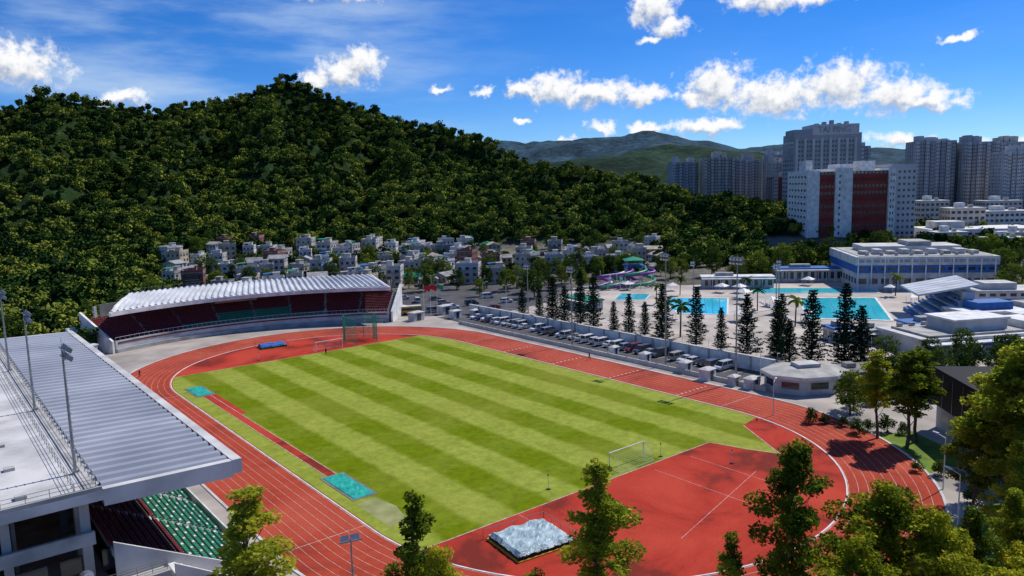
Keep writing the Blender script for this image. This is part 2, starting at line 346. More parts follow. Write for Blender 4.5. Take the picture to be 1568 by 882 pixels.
def gm(nt,b):
    tc=nt.nodes.new('ShaderNodeTexCoord'); L=nt.links.new
    sx=nt.nodes.new('ShaderNodeSeparateXYZ'); L(tc.outputs['Object'],sx.inputs[0])
    nw=nt.nodes.new('ShaderNodeTexNoise'); nw.inputs['Scale'].default_value=.25; nw.inputs['Detail'].default_value=6; L(tc.outputs['Object'],nw.inputs['Vector'])
    def stripe(out,period,ph,sharp):
        a=nt.nodes.new('ShaderNodeMath');a.operation='MULTIPLY_ADD';a.inputs[1].default_value=2*PI/period;a.inputs[2].default_value=ph;L(out,a.inputs[0])
        w=nt.nodes.new('ShaderNodeMath');w.operation='ADD';L(a.outputs[0],w.inputs[0])
        q=nt.nodes.new('ShaderNodeMath');q.operation='MULTIPLY';q.inputs[1].default_value=1.0;L(nw.outputs[0],q.inputs[0]);L(q.outputs[0],w.inputs[1])
        s=nt.nodes.new('ShaderNodeMath');s.operation='SINE';L(w.outputs[0],s.inputs[0])
        r=nt.nodes.new('ShaderNodeMapRange');r.interpolation_type='SMOOTHSTEP';r.inputs[1].default_value=-sharp;r.inputs[2].default_value=sharp;L(s.outputs[0],r.inputs[0]);return r.outputs[0]
    s1=stripe(sx.outputs['X'],11.2,1.2,.4); s2=stripe(sx.outputs['Y'],15,0.4,.4)
    c=nt.nodes.new('ShaderNodeMath');c.operation='MULTIPLY_ADD';c.inputs[1].default_value=.16;L(s2,c.inputs[0])
    d=nt.nodes.new('ShaderNodeMath');d.operation='MULTIPLY';d.inputs[1].default_value=.84;L(s1,d.inputs[0]);L(d.outputs[0],c.inputs[2])
    mx=nt.nodes.new('ShaderNodeMix');mx.data_type='RGBA';mx.inputs[6].default_value=(.116,.162,.002,1);mx.inputs[7].default_value=(.238,.28,.042,1);L(c.outputs[0],mx.inputs[0])
    n2=nt.nodes.new('ShaderNodeTexNoise'); n2.inputs['Scale'].default_value=.6; n2.inputs['Detail'].default_value=10; n2.inputs['Roughness'].default_value=.78; L(tc.outputs['Object'],n2.inputs['Vector'])
    mr=nt.nodes.new('ShaderNodeMapRange'); mr.inputs[1].default_value=.25;mr.inputs[2].default_value=.75;mr.inputs[3].default_value=.55;mr.inputs[4].default_value=1.45; L(n2.outputs[0],mr.inputs[0])
    vm=nt.nodes.new('ShaderNodeVectorMath'); vm.operation='SCALE'; L(mx.outputs[2],vm.inputs[0]); L(mr.outputs[0],vm.inputs['Scale'])
    n3=nt.nodes.new('ShaderNodeTexNoise'); n3.inputs['Scale'].default_value=.05; n3.inputs['Detail'].default_value=6; L(tc.outputs['Object'],n3.inputs['Vector'])
    r3=nt.nodes.new('ShaderNodeMapRange'); r3.inputs[1].default_value=.48;r3.inputs[2].default_value=.72;r3.inputs[3].default_value=0;r3.inputs[4].default_value=.35; L(n3.outputs[0],r3.inputs[0])
    m2=nt.nodes.new('ShaderNodeMix');m2.data_type='RGBA';m2.inputs[7].default_value=(.27,.26,.05,1);L(r3.outputs[0],m2.inputs[0]);L(vm.outputs[0],m2.inputs[6])
    L(m2.outputs[2],b.inputs['Base Color']); b.inputs['Roughness'].default_value=.95; b.inputs['Specular IOR Level'].default_value=.05
    bp=nt.nodes.new('ShaderNodeBump'); bp.inputs['Strength'].default_value=.6; bp.inputs['Distance'].default_value=.06; L(n2.outputs[0],bp.inputs['Height']); L(bp.outputs[0],b.inputs['Normal'])
sheetmat('field_grass',gm)
M['lawn']=mat('lawn',(.14,.21,.02),.95,(.07,.12,.015),.3,7)
M['sand']=mat('worn_patch',(.30,.30,.13),.95,(.2,.22,.08),.5,6)
mb=MB(); ring(mb,36.0,47.0,.03,'track_red'); mb.obj('running_track',TC,TA)
mb=MB(); mb.quad([(x,y,.02) for x,y in stad(36.0)],'d_area_red'); mb.obj('infield_surface',TC,TA)
mb=MB(); mb.quad([(x,y,.0) for x,y in [(-92,-64),(-92,60),(-50,125),(50,112),(66,80),(66,-30),(74,-60),(40,-104),(-10,-112),(-60,-90)]],'paving'); mb.obj('pavement',TC,TA)
r=35.6;P=[]
def arcw(l): return math.sqrt(r*r-(abs(l)-42.2)**2) if abs(l)>42.2 else r
for l in [-50,-48,-46,-44,-42.2]+list(np.arange(-38,43,8))+[42.2,45,48,51,54,57]: P.append((-arcw(l),l))
for l in [57,54,51,48,45,42.2]+list(np.arange(38,-42,-8))+[-42.2,-44,-46,-48]: P.append((arcw(l),l))
P+=[(30,-49),(26.5,-54),(22.5,-60.5),(20.5,-56),(19,-50.2)]
mb=MB(); mb.quad([(x,y,.04) for x,y in reversed(P)],'field_grass'); mb.obj('grass_field',TC,TA)
M['line']=mat('line_paint',(.60,.48,.44),.8,(.40,.22,.18),1.2,6)
mb=MB()
for k in range(0,9): ring(mb,36.05+1.22*k,36.05+1.22*k+(.05 if k else .09),.042,'line')
for (w,l) in [(36,-40),(36,40)]:
    mb.quad([(w+.1,l,.043),(w+9.8,l,.043),(w+9.8,l+.1,.043),(w+.1,l+.1,.043)],'line'); mb.quad([(-w-9.8,l,.043),(-w-.1,l,.043),(-w-.1,l+.1,.043),(-w-9.8,l+.1,.043)],'line')
def ln(mb,x0,y0,x1,y1,w=.1,z=.05,k='line'):
    d=Vector((x1-x0,y1-y0)).normalized(); n_=Vector((-d.y,d.x))*w/2
    mb.quad([(x0-n_.x,y0-n_.y,z),(x1-n_.x,y1-n_.y,z),(x1+n_.x,y1+n_.y,z),(x0+n_.x,y0+n_.y,z)],k)
ln(mb,-34.7,-50.1,19,-50.25,.14); ln(mb,-32.5,57.1,32.5,57.1,.12,.05)
ln(mb,-20,-50.4,-20,-66,.06,.032); ln(mb,12,-52,12,-72,.06,.032); ln(mb,-10,-68,14,-62,.06,.033); ln(mb,4,-52,4,-74,.06,.032)
ln(mb,19,-50.3,22.5,-60.6,.14,.045); ln(mb,22.5,-60.6,30,-49,.14,.046)
for l in (-30,-12,6,24): 
    for k in range(8): mb.quad([(36.5+1.22*k,l,.044),(36.9+1.22*k,l,.044),(36.9+1.22*k,l+.5,.044),(36.5+1.22*k,l+.5,.044)],'line')
mb.obj('lane_markings',TC,TA)
def kerbring(name,r0,r1,z0,z1,k):
    mb=MB(); A=stad(r0);B=stad(r1);n=len(A)
    mb.add([(x,y,z0) for x,y in A]+[(x,y,z1) for x,y in A]+[(x,y,z1) for x,y in B]+[(x,y,z0) for x,y in B],sum([[(i,n+i,n+(i+1)%n,(i+1)%n),(n+i,2*n+i,2*n+(i+1)%n,n+(i+1)%n),(2*n+i,3*n+i,3*n+(i+1)%n,2*n+(i+1)%n)] for i in range(n)],[]),k); mb.obj(name,TC,TA)
kerbring('track_kerb',35.8,35.98,.02,.09,'white'); kerbring('outer_kerb',47.05,47.4,0,.12,'conc_lt')
mb=MB(); mb.box(-32.5,-31.2,-21.9,35.9,.045,.07,'d_area_red'); ln(mb,-32.6,-21.9,-32.6,35.9,.12,.075); ln(mb,-31.1,-21.9,-31.1,35.9,.12,.075)
mb.box(-31.0,-30.0,18,36,.046,.068,'d_area_red'); mb.obj('long_jump_runway',TC,TA)
def pit(l0,l1,name):
    mb=MB(); mb.box(-33.8,-30,l0-.4,l1+.4,.045,.09,'conc_dk')
    nxx,nyy=8,16;vs=[];fs=[]
    for j in range(nyy+1):
        for i in range(nxx+1): vs.append((-33.4+3.0*i/nxx,l0+(l1-l0)*j/nyy,.14+random.uniform(0,.1)*(0<i<nxx and 0<j<nyy)))
    for j in range(nyy):
        for i in range(nxx): a=j*(nxx+1)+i; fs.append((a,a+1,a+nxx+2,a+nxx+1))
    mb.add(vs,fs,'teal'); mb.obj(name,TC,TA)
pit(-32,-22.3,'long_jump_pit'); pit(36.3,44.5,'long_jump_pit')
mb=MB(); mb.quad([(-34,-42.5,.046),(-31.2,-41.8,.046),(-30.2,-37.5,.046),(-31,-33.2,.046),(-33.9,-33.6,.046)],'sand'); mb.obj('worn_grass_patch',TC,TA)
def jumpmat(name,w,l,a,b_,h,ck):
    e=MB()
    e.box(-a/2-.2,a/2+.2,-b_/2-.2,b_/2+.2,.03,.18,'yellow')
    for i in range(9):
        x_=-a/2+a*i/8; e.box(x_-.05,x_+.05,-b_/2-.12,-b_/2-.06,.18,h*.8,'dark')
    e.box(-a/2,a/2,-b_/2,b_/2,.18,h*.6,'dark')
    nn=18;vs=[];fs=[]
    for j in range(nn+1):
        for i in range(nn+1):
            edge=(i in(0,nn)) or (j in(0,nn)); x_=-a/2-.06+(a+.12)*i/nn; y_=-b_/2-.04+(b_+.08)*j/nn
            vs.append((x_,y_,h*.62+random.uniform(-.1,.1) if edge else h+random.uniform(-.06,.06)+.10*math.sin(x_*2.1+y_*1.3)))
    for j in range(nn):
        for i in range(nn): q=j*(nn+1)+i; fs.append((q,q+1,q+nn+2,q+nn+1))
    e.add(vs,fs,ck)
    for (x0,y0,x1,y1) in [(-a/2-.5,b_/2+.5,a/2+.5,b_/2+.5),(a/2+.5,-b_/2,a/2+.5,b_/2+.5)]:
        e.cyl((x0,y0,1.2),(x1,y1,1.2),.04,.04,'steel',5)
        for t in range(5): e.cyl((x0+(x1-x0)*t/4,y0+(y1-y0)*t/4,.02),(x0+(x1-x0)*t/4,y0+(y1-y0)*t/4,1.2),.04,.04,'steel',5)
    p=F(w,l); return e.obj(name,(p[0],p[1],0),TA-.12)
jumpmat('high_jump_mat',-23.5,-57,7.6,6.6,.95,'cover'); jumpmat('pole_vault_mat',-3.5,73,6.5,4.2,.9,'blue')
def goal(name,w,l,flip,W=7.32,H=2.44,D=2.0):
    e=MB(); s=-1 if flip else 1
    e.cyl((-W/2,0,0),(-W/2,0,H),.07,.07,'white',8); e.cyl((W/2,0,0),(W/2,0,H),.07,.07,'white',8); e.cyl((-W/2-.06,0,H),(W/2+.06,0,H),.07,.07,'white',8)
    for x_ in(-W/2,W/2):
        e.cyl((x_,0,H),(x_,s*.9,H),.03,.03,'white',5); e.cyl((x_,s*.9,H),(x_,s*D,0.05),.03,.03,'white',5); e.cyl((x_,0,.05),(x_,s*D,.05),.03,.03,'white',5)
    e.cyl((-W/2,s*D,.05),(W/2,s*D,.05),.03,.03,'white',5)
    for i in range(1,30): x_=-W/2+W*i/30; e.cyl((x_,s*.9,H),(x_,s*D,.05),.006,.006,'white',3,False); e.cyl((x_,0,H),(x_,s*.9,H),.006,.006,'white',3,False)
    for i in range(1,10): t=i/10; e.cyl((-W/2,s*(.9+(D-.9)*t),H*(1-t)+.05),(W/2,s*(.9+(D-.9)*t),H*(1-t)+.05),.006,.006,'white',3,False)
    p=F(w,l); e.obj(name,(p[0],p[1],.04),TA)
goal('football_goal',3,-47.5,True); goal('football_goal',6,58.5,False)
for (w,l) in [(8.6,-49.2),(-12,-47.0),(14,-58),(-12,60)]:
    e=MB(); e.cyl((0,0,0),(0,0,2.2),.04,.03,'white',6); e.box(-.25,.25,-.25,.25,0,.08,'dark'); e.box(-.15,.15,-.02,.02,1.9,2.2,'yellow'); p=F(w,l); e.obj('marker_post',(p[0],p[1],.045),TA)
e=MB(); pts=[(-3.2,4),(-4.2,0),(-3,-3.5),(3,-3.5),(4.2,0),(3.2,4)]
M['net']=mat('green_net_cord',(.02,.22,.15),.8)
for i,(a,b_) in enumerate(pts):
    e.cyl((a,b_,0),(a,b_,7.2),.09,.07,'green_pl',6); e.cyl((a*1.25,b_*1.25,0),(a,b_,4),.04,.04,'green_pl',4)
    if i<5:
        c,d=pts[i+1]; e.cyl((a,b_,7.1),(c,d,7.1),.06,.06,'green_pl',5); e.cyl((a,b_,3.6),(c,d,3.6),.03,.03,'green_pl',5)
        for t in range(1,22): q=t/22; e.cyl((a+(c-a)*q,b_+(d-b_)*q,0.1),(a+(c-a)*q,b_+(d-b_)*q,7.1),.02,.02,'net',3,False)
        for t in range(1,24): zz=7.1*t/24; e.cyl((a,b_,zz),(c,d,zz),.02,.02,'net',3,False)
p=F(17,63); e.obj('hammer_throw_cage',(p[0],p[1],0),TA+PI)
# ------------------------------------------------------------------ near grandstand
def rail(e,x0,y0,x1,y1,z,h=1.1,sp=1.8,k='steel',r=.03,bars=3):
    L=math.hypot(x1-x0,y1-y0); n=max(1,int(L/sp))
    for i in range(n+1): t=i/n; e.cyl((x0+(x1-x0)*t,y0+(y1-y0)*t,z),(x0+(x1-x0)*t,y0+(y1-y0)*t,z+h),r,r,k,5,False)
    for j in range(bars): zz=z+h*(j+1)/bars; e.cyl((x0,y0,zz),(x1,y1,zz),r*.8,r*.8,k,4,False)
ns=empty('grandstand',TC,TA)
L0,L1=-46.5,49
FX0=-53.0
def zroof(w): return 14.0+ (-52-w)*.035
e=MB()
nw_=int((L1-L0)/2.0); vs=[]; prof=[]
for i in range(nw_):
    l=L0+.9+(L1-L0-1.6)*i/nw_; q=(L1-L0-1.6)/nw_
    prof+=[(l,0),(l+q*.12,.40),(l+q*.52,.40),(l+q*.64,0)]
prof.append((L1-.7,0)); n=len(prof)
for w in(FX0-.6,-59,-65): vs+=[(w,l,zroof(w)+.35+dz) for l,dz in prof]
fs=[(k*n+i,k*n+n+i,k*n+n+i+1,k*n+i+1) for k in range(2) for i in range(n-1)]
e.add(vs,fs,'roof_sheet'); e.obj('roof_sheeting',parent=ns)
e=MB()
e.box(-80,-65.05,L0,L1,14.0,14.9,'conc_lt'); e.box(FX0-.45,FX0+.5,L0,L1,13.3,14.75,'conc_lt')
for la,lb in ((L0,L0+.8),(L1-.6,L1)):
    e.add([(-65.05,la,13.4),(FX0-.46,la,13.0),(FX0-.46,la,14.7),(-65.05,la,15.0),(-65.05,lb,13.4),(FX0-.46,lb,13.0),(FX0-.46,lb,14.7),(-65.05,lb,15.0)],[(0,1,2,3),(7,6,5,4),(3,2,6,7),(0,4,5,1)],'conc_lt')
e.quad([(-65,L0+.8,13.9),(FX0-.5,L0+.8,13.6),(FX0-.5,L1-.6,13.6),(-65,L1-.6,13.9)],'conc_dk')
for l in np.arange(L0+6,L1,11.5): e.box(-66.5,FX0-.6,l-.25,l+.25,12.8,13.55,'conc'); e.box(-66.8,-66,l-.4,l+.4,0,13.9,'conc')
for l in np.arange(L0+3,L1,9): e.box(-71.5,-70.6,l-.4,l+.4,14.905,15.2,'conc'); e.box(-77,-74,l+3,l+4.5,14.905,15.4,'conc_lt')
e.box(-66.3,-65.3,L0+.3,L1-.3,14.905,15.05,'conc')
e.box(-80,-65.1,L0+.01,L0+.25,14.905,15.3,'conc')
e.obj('roof_structure',parent=ns)
e=MB()
rail(e,-65.5,L0+.5,-65.5,L1-.5,15.05); rail(e,-67.2,L0+.5,-67.2,L1-.5,14.9); rail(e,-80,L0+.4,-65.5,L0+.4,14.9)
e.obj('roof_railing',parent=ns)
e=MB()
for i in range(18):
    w=-51-i*.76; z=1.6+i*.42
    e.box(w-.76,w,L0,L1-2,0 if i==0 else z-.6,z,'conc')
    e.box(w-.765,w-.74,L0+.01,L1-2.01,z-.05,z+.012,'conc_lt')
e.box(-50.98,-50.8,L0,L1-2,0,2.5,'white')
l=L0-.3; e.add([(-64.7,l,0),(-50.8,l,0),(-50.8,l,2.4),(-64.7,l,9.9),(-64.7,l+.25,0),(-50.8,l+.25,0),(-50.8,l+.25,2.4),(-64.7,l+.25,9.9)],[(0,1,2,3),(7,6,5,4),(3,2,6,7),(0,4,5,1)],'conc_lt')
for i in range(16): e.box(-50.4-(i+1)*.62,-50.4-i*.62,L0-3.2,L0-.35,0,.3+(i)*.40,'white')
e.add([(-60.4,L0-3.5,0),(-50.4,L0-3.5,0),(-50.4,L0-3.5,1.4),(-60.4,L0-3.5,7.6),(-60.4,L0-3.25,0),(-50.4,L0-3.25,0),(-50.4,L0-3.25,1.4),(-60.4,L0-3.25,7.6)],[(0,1,2,3),(7,6,5,4),(3,2,6,7),(0,4,5,1)],'conc_lt')
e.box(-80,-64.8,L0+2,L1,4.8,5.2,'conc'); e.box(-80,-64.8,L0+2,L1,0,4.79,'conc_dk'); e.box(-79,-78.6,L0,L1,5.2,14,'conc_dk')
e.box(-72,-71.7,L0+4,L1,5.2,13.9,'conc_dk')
e.box(-80,-66,L0+.2,L0+.6,10,11.2,'conc'); e.box(-73,-72.3,L0+.85,L0+1.6,0,13.9,'conc'); e.box(-67,-66.2,L0+.85,L0+1.6,0,13.9,'conc')
e.box(-80,-61,L0-4.5,L0-3.6,6.2,7.6,'conc'); e.box(-80,-60.7,L0-4.5,L0+.1,5.6,6.18,'conc')
for q in range(5): e.box(-79+q*3.4,-76.6+q*3.4,L0+1.7,L0+1.98,6.6,8.6,'glass')
for q in range(7): e.box(-79.5+q*2.6,-79.2+q*2.6,L0-4.2,L0-3.9,0,5.59,'conc')
e.obj('terrace',parent=ns)
e=MB()
for q in range(2):
    x_=-70+q*2.4; e.cyl((x_,L0-4.6,9.2),(x_,L0-3.9,9.0),.5,.62,'steel',12); e.box(x_-.1,x_+.1,L0-4,L0-3.7,7.6,9,'steel'); e.cyl((x_,L0-4.62,9.2),(x_,L0-4.66,9.2),.45,.45,'lamp',12)
rail(e,-80,L0-4.1,-61.2,L0-4.1,7.6,1.0,1.2,'steel',.035,4)
e.obj('balcony_lights',parent=ns)
e=MB()
for i in range(18):
    w=-51.45-i*.76; z=1.6+i*.42
    k='seat_green' if i<9 else 'seat_red'
    l=L0+1
    while l<L1-3:
        if (l-L0)%12>1.4: e.box(w-.35,w+.05,l,l+.44,z+.25,z+.45,k if ((int((l-L0)/.55)*7+i*3)%5) or i>=9 else 'white'); e.box(w-.42,w-.36,l,l+.44,z+.3,z+.8,k)
        l+=.55
e.obj('seats',parent=ns)
def flood(name,x_,y_,z0,h,rz,n=4,r=.16,parent=None,rows=2):
    e=MB(); e.cyl((0,0,0),(0,0,h),r,r*.5,'steel',8); e.box(-.3,.3,-.3,.3,0,.25,'conc')
    for rr in range(rows):
        zz=h-.2-rr*.8; e.box(-n*.45,n*.45,-.06,.06,zz-.05,zz+.05,'steel')
        for i in range(n):
            xx=(i-(n-1)/2)*.8; e.add([(xx-.3,.1,zz),(xx+.3,.1,zz),(xx+.3,.55,zz-.35),(xx-.3,.55,zz-.35),(xx-.3,.3,zz+.4),(xx+.3,.3,zz+.4),(xx+.3,.72,zz+.05),(xx-.3,.72,zz+.05)],[(0,1,2,3),(3,2,6,7),(4,7,6,5),(0,4,5,1),(1,5,6,2),(0,3,7,4)],'steel')
            e.quad([(xx-.27,.6,zz-.3),(xx+.27,.6,zz-.3),(xx+.27,.75,zz+.02),(xx-.27,.75,zz+.02)],'lamp')
    e.cyl((0,0,h-.5),(0,0,h+.9),.03,.02,'steel',4)
    for q in np.arange(1,h-2,.8): e.box(-.3,.3,r*.9,r*.9+.04,q,q+.04,'steel')
    return e.obj(name,(x_,y_,z0),rz)
for l in(-40,-12,16,44):
    p=F(-66.2,l); flood('floodlight_pole',p[0],p[1],15.04,12.3,TA-PI/2,3)
# ------------------------------------------------------------------ far curved stand
fs_=empty('covered_stand',TC,TA)
CW,CL=-10.6,31.2
def AP(R,t): return (CW+R*math.sin(t),CL+R*math.cos(t))
tl0,tr0=math.radians(-21.4),math.radians(43)
def arcbox(e,R0,R1,t0,t1,z0,z1,k,n=40):
    vs=[]
    for i in range(n+1):
        t=t0+(t1-t0)*i/n; a=AP(R0,t);b_=AP(R1,t); vs+=[(*a,z0),(*b_,z0),(*b_,z1),(*a,z1)]
    f=[]
    for i in range(n):
        o=4*i; f+=[(o,o+3,o+7,o+4),(o+1,o+5,o+6,o+2),(o+3,o+2,o+6,o+7),(o,o+4,o+5,o+1)]
    f+=[(0,1,2,3),(4*n+3,4*n+2,4*n+1,4*n)]
    e.add(vs,f,k)
e=MB()
for i in range(15):
    R=70.6+i*.8; z=2.2+i*.40; arcbox(e,R,R+.8,tl0,tr0,z-.7 if i else 0,z,'conc')
arcbox(e,70.2,70.55,tl0,tr0,0,3.1,'conc_lt'); arcbox(e,69.6,70.15,tl0,tr0,0,1.0,'conc')
arcbox(e,70.1,70.19,tl0+.01,tr0-.01,2.3,2.7,'rust')
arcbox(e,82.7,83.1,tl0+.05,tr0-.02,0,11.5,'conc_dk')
for i in range(9):
    t=tl0+.03+(tr0-tl0-.06)*i/8; a=AP(82.3,t); e.cbox(a[0],a[1],.7,.7,7.5,11.2,-t,'conc_lt')
    if i%2==0: 
        for R in np.arange(70.7,82,.8): a=AP(R+.3,t+.02); e.cbox(a[0],a[1],1.1,.5,0.9+(R-70.7)*.5+1.31,1.1+(R-70.7)*.5+1.35,-t,'conc_lt')
for i in (0,8):
    t=tl0-.01 if i==0 else tr0+.01
    pr=[(69.8,0),(69.8,3.3),(83,10.2),(83,0)]
    A=[(*AP(R,t),z) for R,z in pr]; B=[(*AP(R,t+(.008 if i else -.008)),z) for R,z in pr]
    e.add(A+B,[(0,1,2,3),(7,6,5,4),(0,4,5,1),(1,5,6,2),(2,6,7,3)],'white')
arcbox(e,77,82,math.radians(3),math.radians(12),8.2,10.6,'pink_wall',6)
arcbox(e,76.9,76.99,math.radians(4),math.radians(11),8.8,10.0,'glass',6)
for i in range(14):
    a=AP(74+i*.75,tl0-.045); e.cbox(a[0],a[1],2.4,.8,0+ (i*.42)*.6,.5+i*.45,-tl0,'white')
a=AP(72,tl0-.11); e.cbox(a[0],a[1],5,4,0,3.2,-tl0,'conc_lt'); e.cbox(a[0],a[1],5.5,4.5,3.22,3.5,-tl0,'white')
e.obj('terrace',parent=fs_)
e=MB()
for i in range(14):
    R=71.1+i*.8; z=2.2+i*.40; nseat=int(R*(tr0-tl0)/.56)
    for s in range(nseat):
        t=tl0+.01+(tr0-tl0-.02)*s/nseat; ph=(t-tl0)/(tr0-tl0)
        if (ph*8)%1<.06: continue
        sec=int(ph*8); k='seat_green' if (sec in(3,4) and i<7) or (sec in (2,5) and i<3) or i==0 else 'seat_red'
        a=AP(R,t); e.cbox(a[0],a[1],.46,.42,z+.22,z+.42,-t,k)
        a=AP(R+.25,t); e.cbox(a[0],a[1],.46,.07,z+.43,z+.85,-t,k)
e.obj('seats',parent=fs_)
e=MB()
for i in range(40): e.cyl((*AP(70.3,tl0+(tr0-tl0)*i/40),4.0),(*AP(70.3,tl0+(tr0-tl0)*(i+1)/40),4.0),.05,.05,'white',4,False)
for i in range(60): a=AP(70.3,tl0+(tr0-tl0)*i/59); e.cyl((*a,3.1),(*a,4.0),.03,.03,'white',4,False)
e.obj('front_rail',parent=fs_)
e=MB(); nf=46; vs=[];RR=[69.8,75,81,86.5]
def roofz(R): return 10.6+(R-69.8)*.12 
for j,R in enumerate(RR):
    f=(R-69.8)/16.7; a0=math.radians(-22.4+11*f); a1=math.radians(43.6-7*f)
    for i in range(nf*4+1):
        u=i/(nf*4); t=a0+(a1-a0)*u; dz=[0,.6,.6,0][i%4]; vs.append((*AP(R,t),roofz(R)+dz))
n=nf*4+1
e.add(vs,[(j*n+i,j*n+i+1,(j+1)*n+i+1,(j+1)*n+i) for j in range(3) for i in range(n-1)],'roof_sheet_w')
def edge(R,a0,a1,z0,z1,dR,k): arcbox(e,R,R+dR,math.radians(a0),math.radians(a1),z0,z1,k,48)
edge(69.3,-22.6,43.8,9.9,11.0,.45,'white'); edge(86.55,-11.5,36.8,12.2,12.9,.4,'white')
for (a,b_) in [((69.5,-22.5),(86.6,-11.4)),((69.5,43.7),(86.6,36.8))]:
    p0=AP(a[0],math.radians(a[1])); p1=AP(b_[0],math.radians(b_[1])); e.cyl((*p0,10.5),(*p1,12.6),.5,.5,'white',6)
vs=[]
for j,R in enumerate(RR):
    f=(R-69.8)/16.7; a0=math.radians(-22.2+11*f); a1=math.radians(43.4-7*f)
    for i in range(41): t=a0+(a1-a0)*i/40; vs.append((*AP(R,t),roofz(R)-.35))
e.add(vs,[(j*41+i,(j+1)*41+i,(j+1)*41+i+1,j*41+i+1) for j in range(3) for i in range(40)],'conc')
for i in range(60):
    a=AP(86.7,math.radians(-11+47.5*i/59)); e.cyl((*a,12.9),(*a,14.1),.03,.03,'steel',4,False)
    if i<59: e.cyl((*a,14.1),(*AP(86.7,math.radians(-11+47.5*(i+1)/59)),14.1),.03,.03,'steel',4,False)
e.obj('roof',parent=fs_)
# ------------------------------------------------------------------ right side
e=MB(); rail(e,49.6,62,49.6,-44,0,1.3,2.2,'steel',.035,4); e.obj('trackside_fence',TC,TA)
e=MB(); e.box(50.4,50.7,-40,64,0,.9,'conc_lt')
for l in np.arange(-40,64,6): e.box(50.35,50.75,l,l+.3,.9,1.05,'conc')
e.obj('low_concrete_wall',TC,TA)
mb=MB(); mb.box(52,62.9,-32,78,.0,.02,'asphalt'); mb.obj('parking_road',TC,TA)
mb=MB()
for l in np.arange(-28,74,2.6): ln(mb,57.2,l,62,l,.1,.026,'white')
mb.obj('parking_bay_lines',TC,TA)
e=MB(); e.box(63,63.4,-34,76,0,3.0,'white')
for l in np.arange(-34,76,5.5): e.box(62.8,62.995,l,l+.4,0,2.9,'conc')
e.box(62.85,63.55,-34,76,3.0,3.15,'conc_lt'); e.obj('retaining_wall',TC,TA)
e=MB(); rail(e,64,-34,64,76,0,4.6,2.5,'steel',.035,3); e.obj('pool_fence',TC,TA)
def car_mesh(name,kind):
    e=MB(); L,Wd=(4.5,1.78) if kind!='van' else (4.9,1.85)
    if kind=='sedan': body=[(-2.2,.35),(-2.25,.75),(-2.1,.98),(-1.3,1.02),(-.2,1.0),(.95,.98),(2.05,.82),(2.22,.6),(2.2,.32)]; cab=[(-1.75,.99),(-1.15,1.42),(.25,1.45),(1.05,.97)]
    elif kind=='suv': body=[(-2.2,.4),(-2.25,.85),(-2.2,1.08),(-1.3,1.1),(0,1.1),(1.0,1.08),(2.05,.95),(2.2,.7),(2.2,.38)]; cab=[(-2.15,1.09),(-1.9,1.65),(.2,1.70),(1.0,1.07)]
    else: body=[(-2.4,.4),(-2.45,.9),(-2.42,1.1),(-1.3,1.12),(0,1.12),(1.7,1.1),(2.3,.95),(2.45,.7),(2.42,.38)]; cab=[(-2.38,1.11),(-2.25,1.92),(1.0,1.95),(1.75,1.1)]
    n=len(body); w=Wd/2
    vs=[(x_,-w*(.94 if i in(0,n-1) else 1),z) for i,(x_,z) in enumerate(body)]+[(x_,w*(.94 if i in(0,n-1) else 1),z) for i,(x_,z) in enumerate(body)]
    e.add(vs,[tuple(range(n)),tuple(range(2*n-1,n-1,-1))]+[(i+1,i,n+i,n+i+1) for i in range(n-1)]+[(0,n-1,2*n-1,n)],'paint')
    wt=w*.78
    cv=[(cab[0][0],-w*.95,cab[0][1]),(cab[1][0],-wt,cab[1][1]),(cab[2][0],-wt,cab[2][1]),(cab[3][0],-w*.95,cab[3][1])]
    cv+= [(a,-b_,c) for a,b_,c in cv]
    e.add(cv,[(0,3,2,1),(4,5,6,7),(0,1,5,4),(3,7,6,2)],'glass')
    rt=[(a,b_*1.02,c+.02) for a,b_,c in (cv[1],cv[2],cv[6],cv[5])]; e.add(rt+[(a,b_,c-.07) for a,b_,c in rt],[(0,1,2,3),(0,4,5,1),(1,5,6,2),(2,6,7,3),(3,7,4,0)],'paint')
    for s in(-1,1):
        for (bx,tx) in ((cab[0][0],cab[1][0]),(cab[3][0],cab[2][0]),(-.35,-.4)):
            e.cyl((bx,s*w*.955,cab[0][1]),(tx,s*wt*1.01,cab[1][1]),.045,.045,'paint',4)
        for x_ in(-1.35,1.4):
            e.cyl((x_,s*(w-.2),.33),(x_,s*(w+.02),.33),.33,.33,'tyre',14); e.cyl((x_,s*(w+.02),.33),(x_,s*(w+.03),.33),.2,.2,'steel',10)
    e.box(body[-2][0]-.06,body[-2][0]+.03,-w*.85,-w*.5,.62,.76,'lamp');e.box(body[-2][0]-.06,body[-2][0]+.03,w*.5,w*.85,.62,.76,'lamp')
    e.box(body[1][0]-.02,body[1][0]+.05,-w*.9,-w*.62,.72,.88,'seat_red');e.box(body[1][0]-.02,body[1][0]+.05,w*.62,w*.9,.72,.88,'seat_red')
    e.box(body[-1][0]-.05,body[-1][0]+.06,-w*.5,w*.5,.36,.5,'tyre')
    return e.mesh(name)
cars=[car_mesh('car_sedan','sedan'),car_mesh('car_suv','suv'),car_mesh('car_van','van')]
CC=[(.75,.75,.76),(.75,.75,.76),(.75,.75,.76),(.6,.6,.62),(.6,.6,.62),(.02,.02,.025),(.03,.03,.035),(.1,.1,.11),(.25,.26,.28),(.03,.05,.15),(.2,.02,.02),(.4,.38,.33),(.5,.52,.55)]
for i,l in enumerate(np.arange(-26.7,72,2.6)):
    if random.random()<.06: continue
    p=F(59.4+random.uniform(-.3,.3),l+random.uniform(-.1,.1)); inst('parked_car',random.choice(cars),(p[0],p[1],.02),TA+(PI if random.random()<.4 else 0)+random.uniform(-.03,.03),1,random.choice(CC))
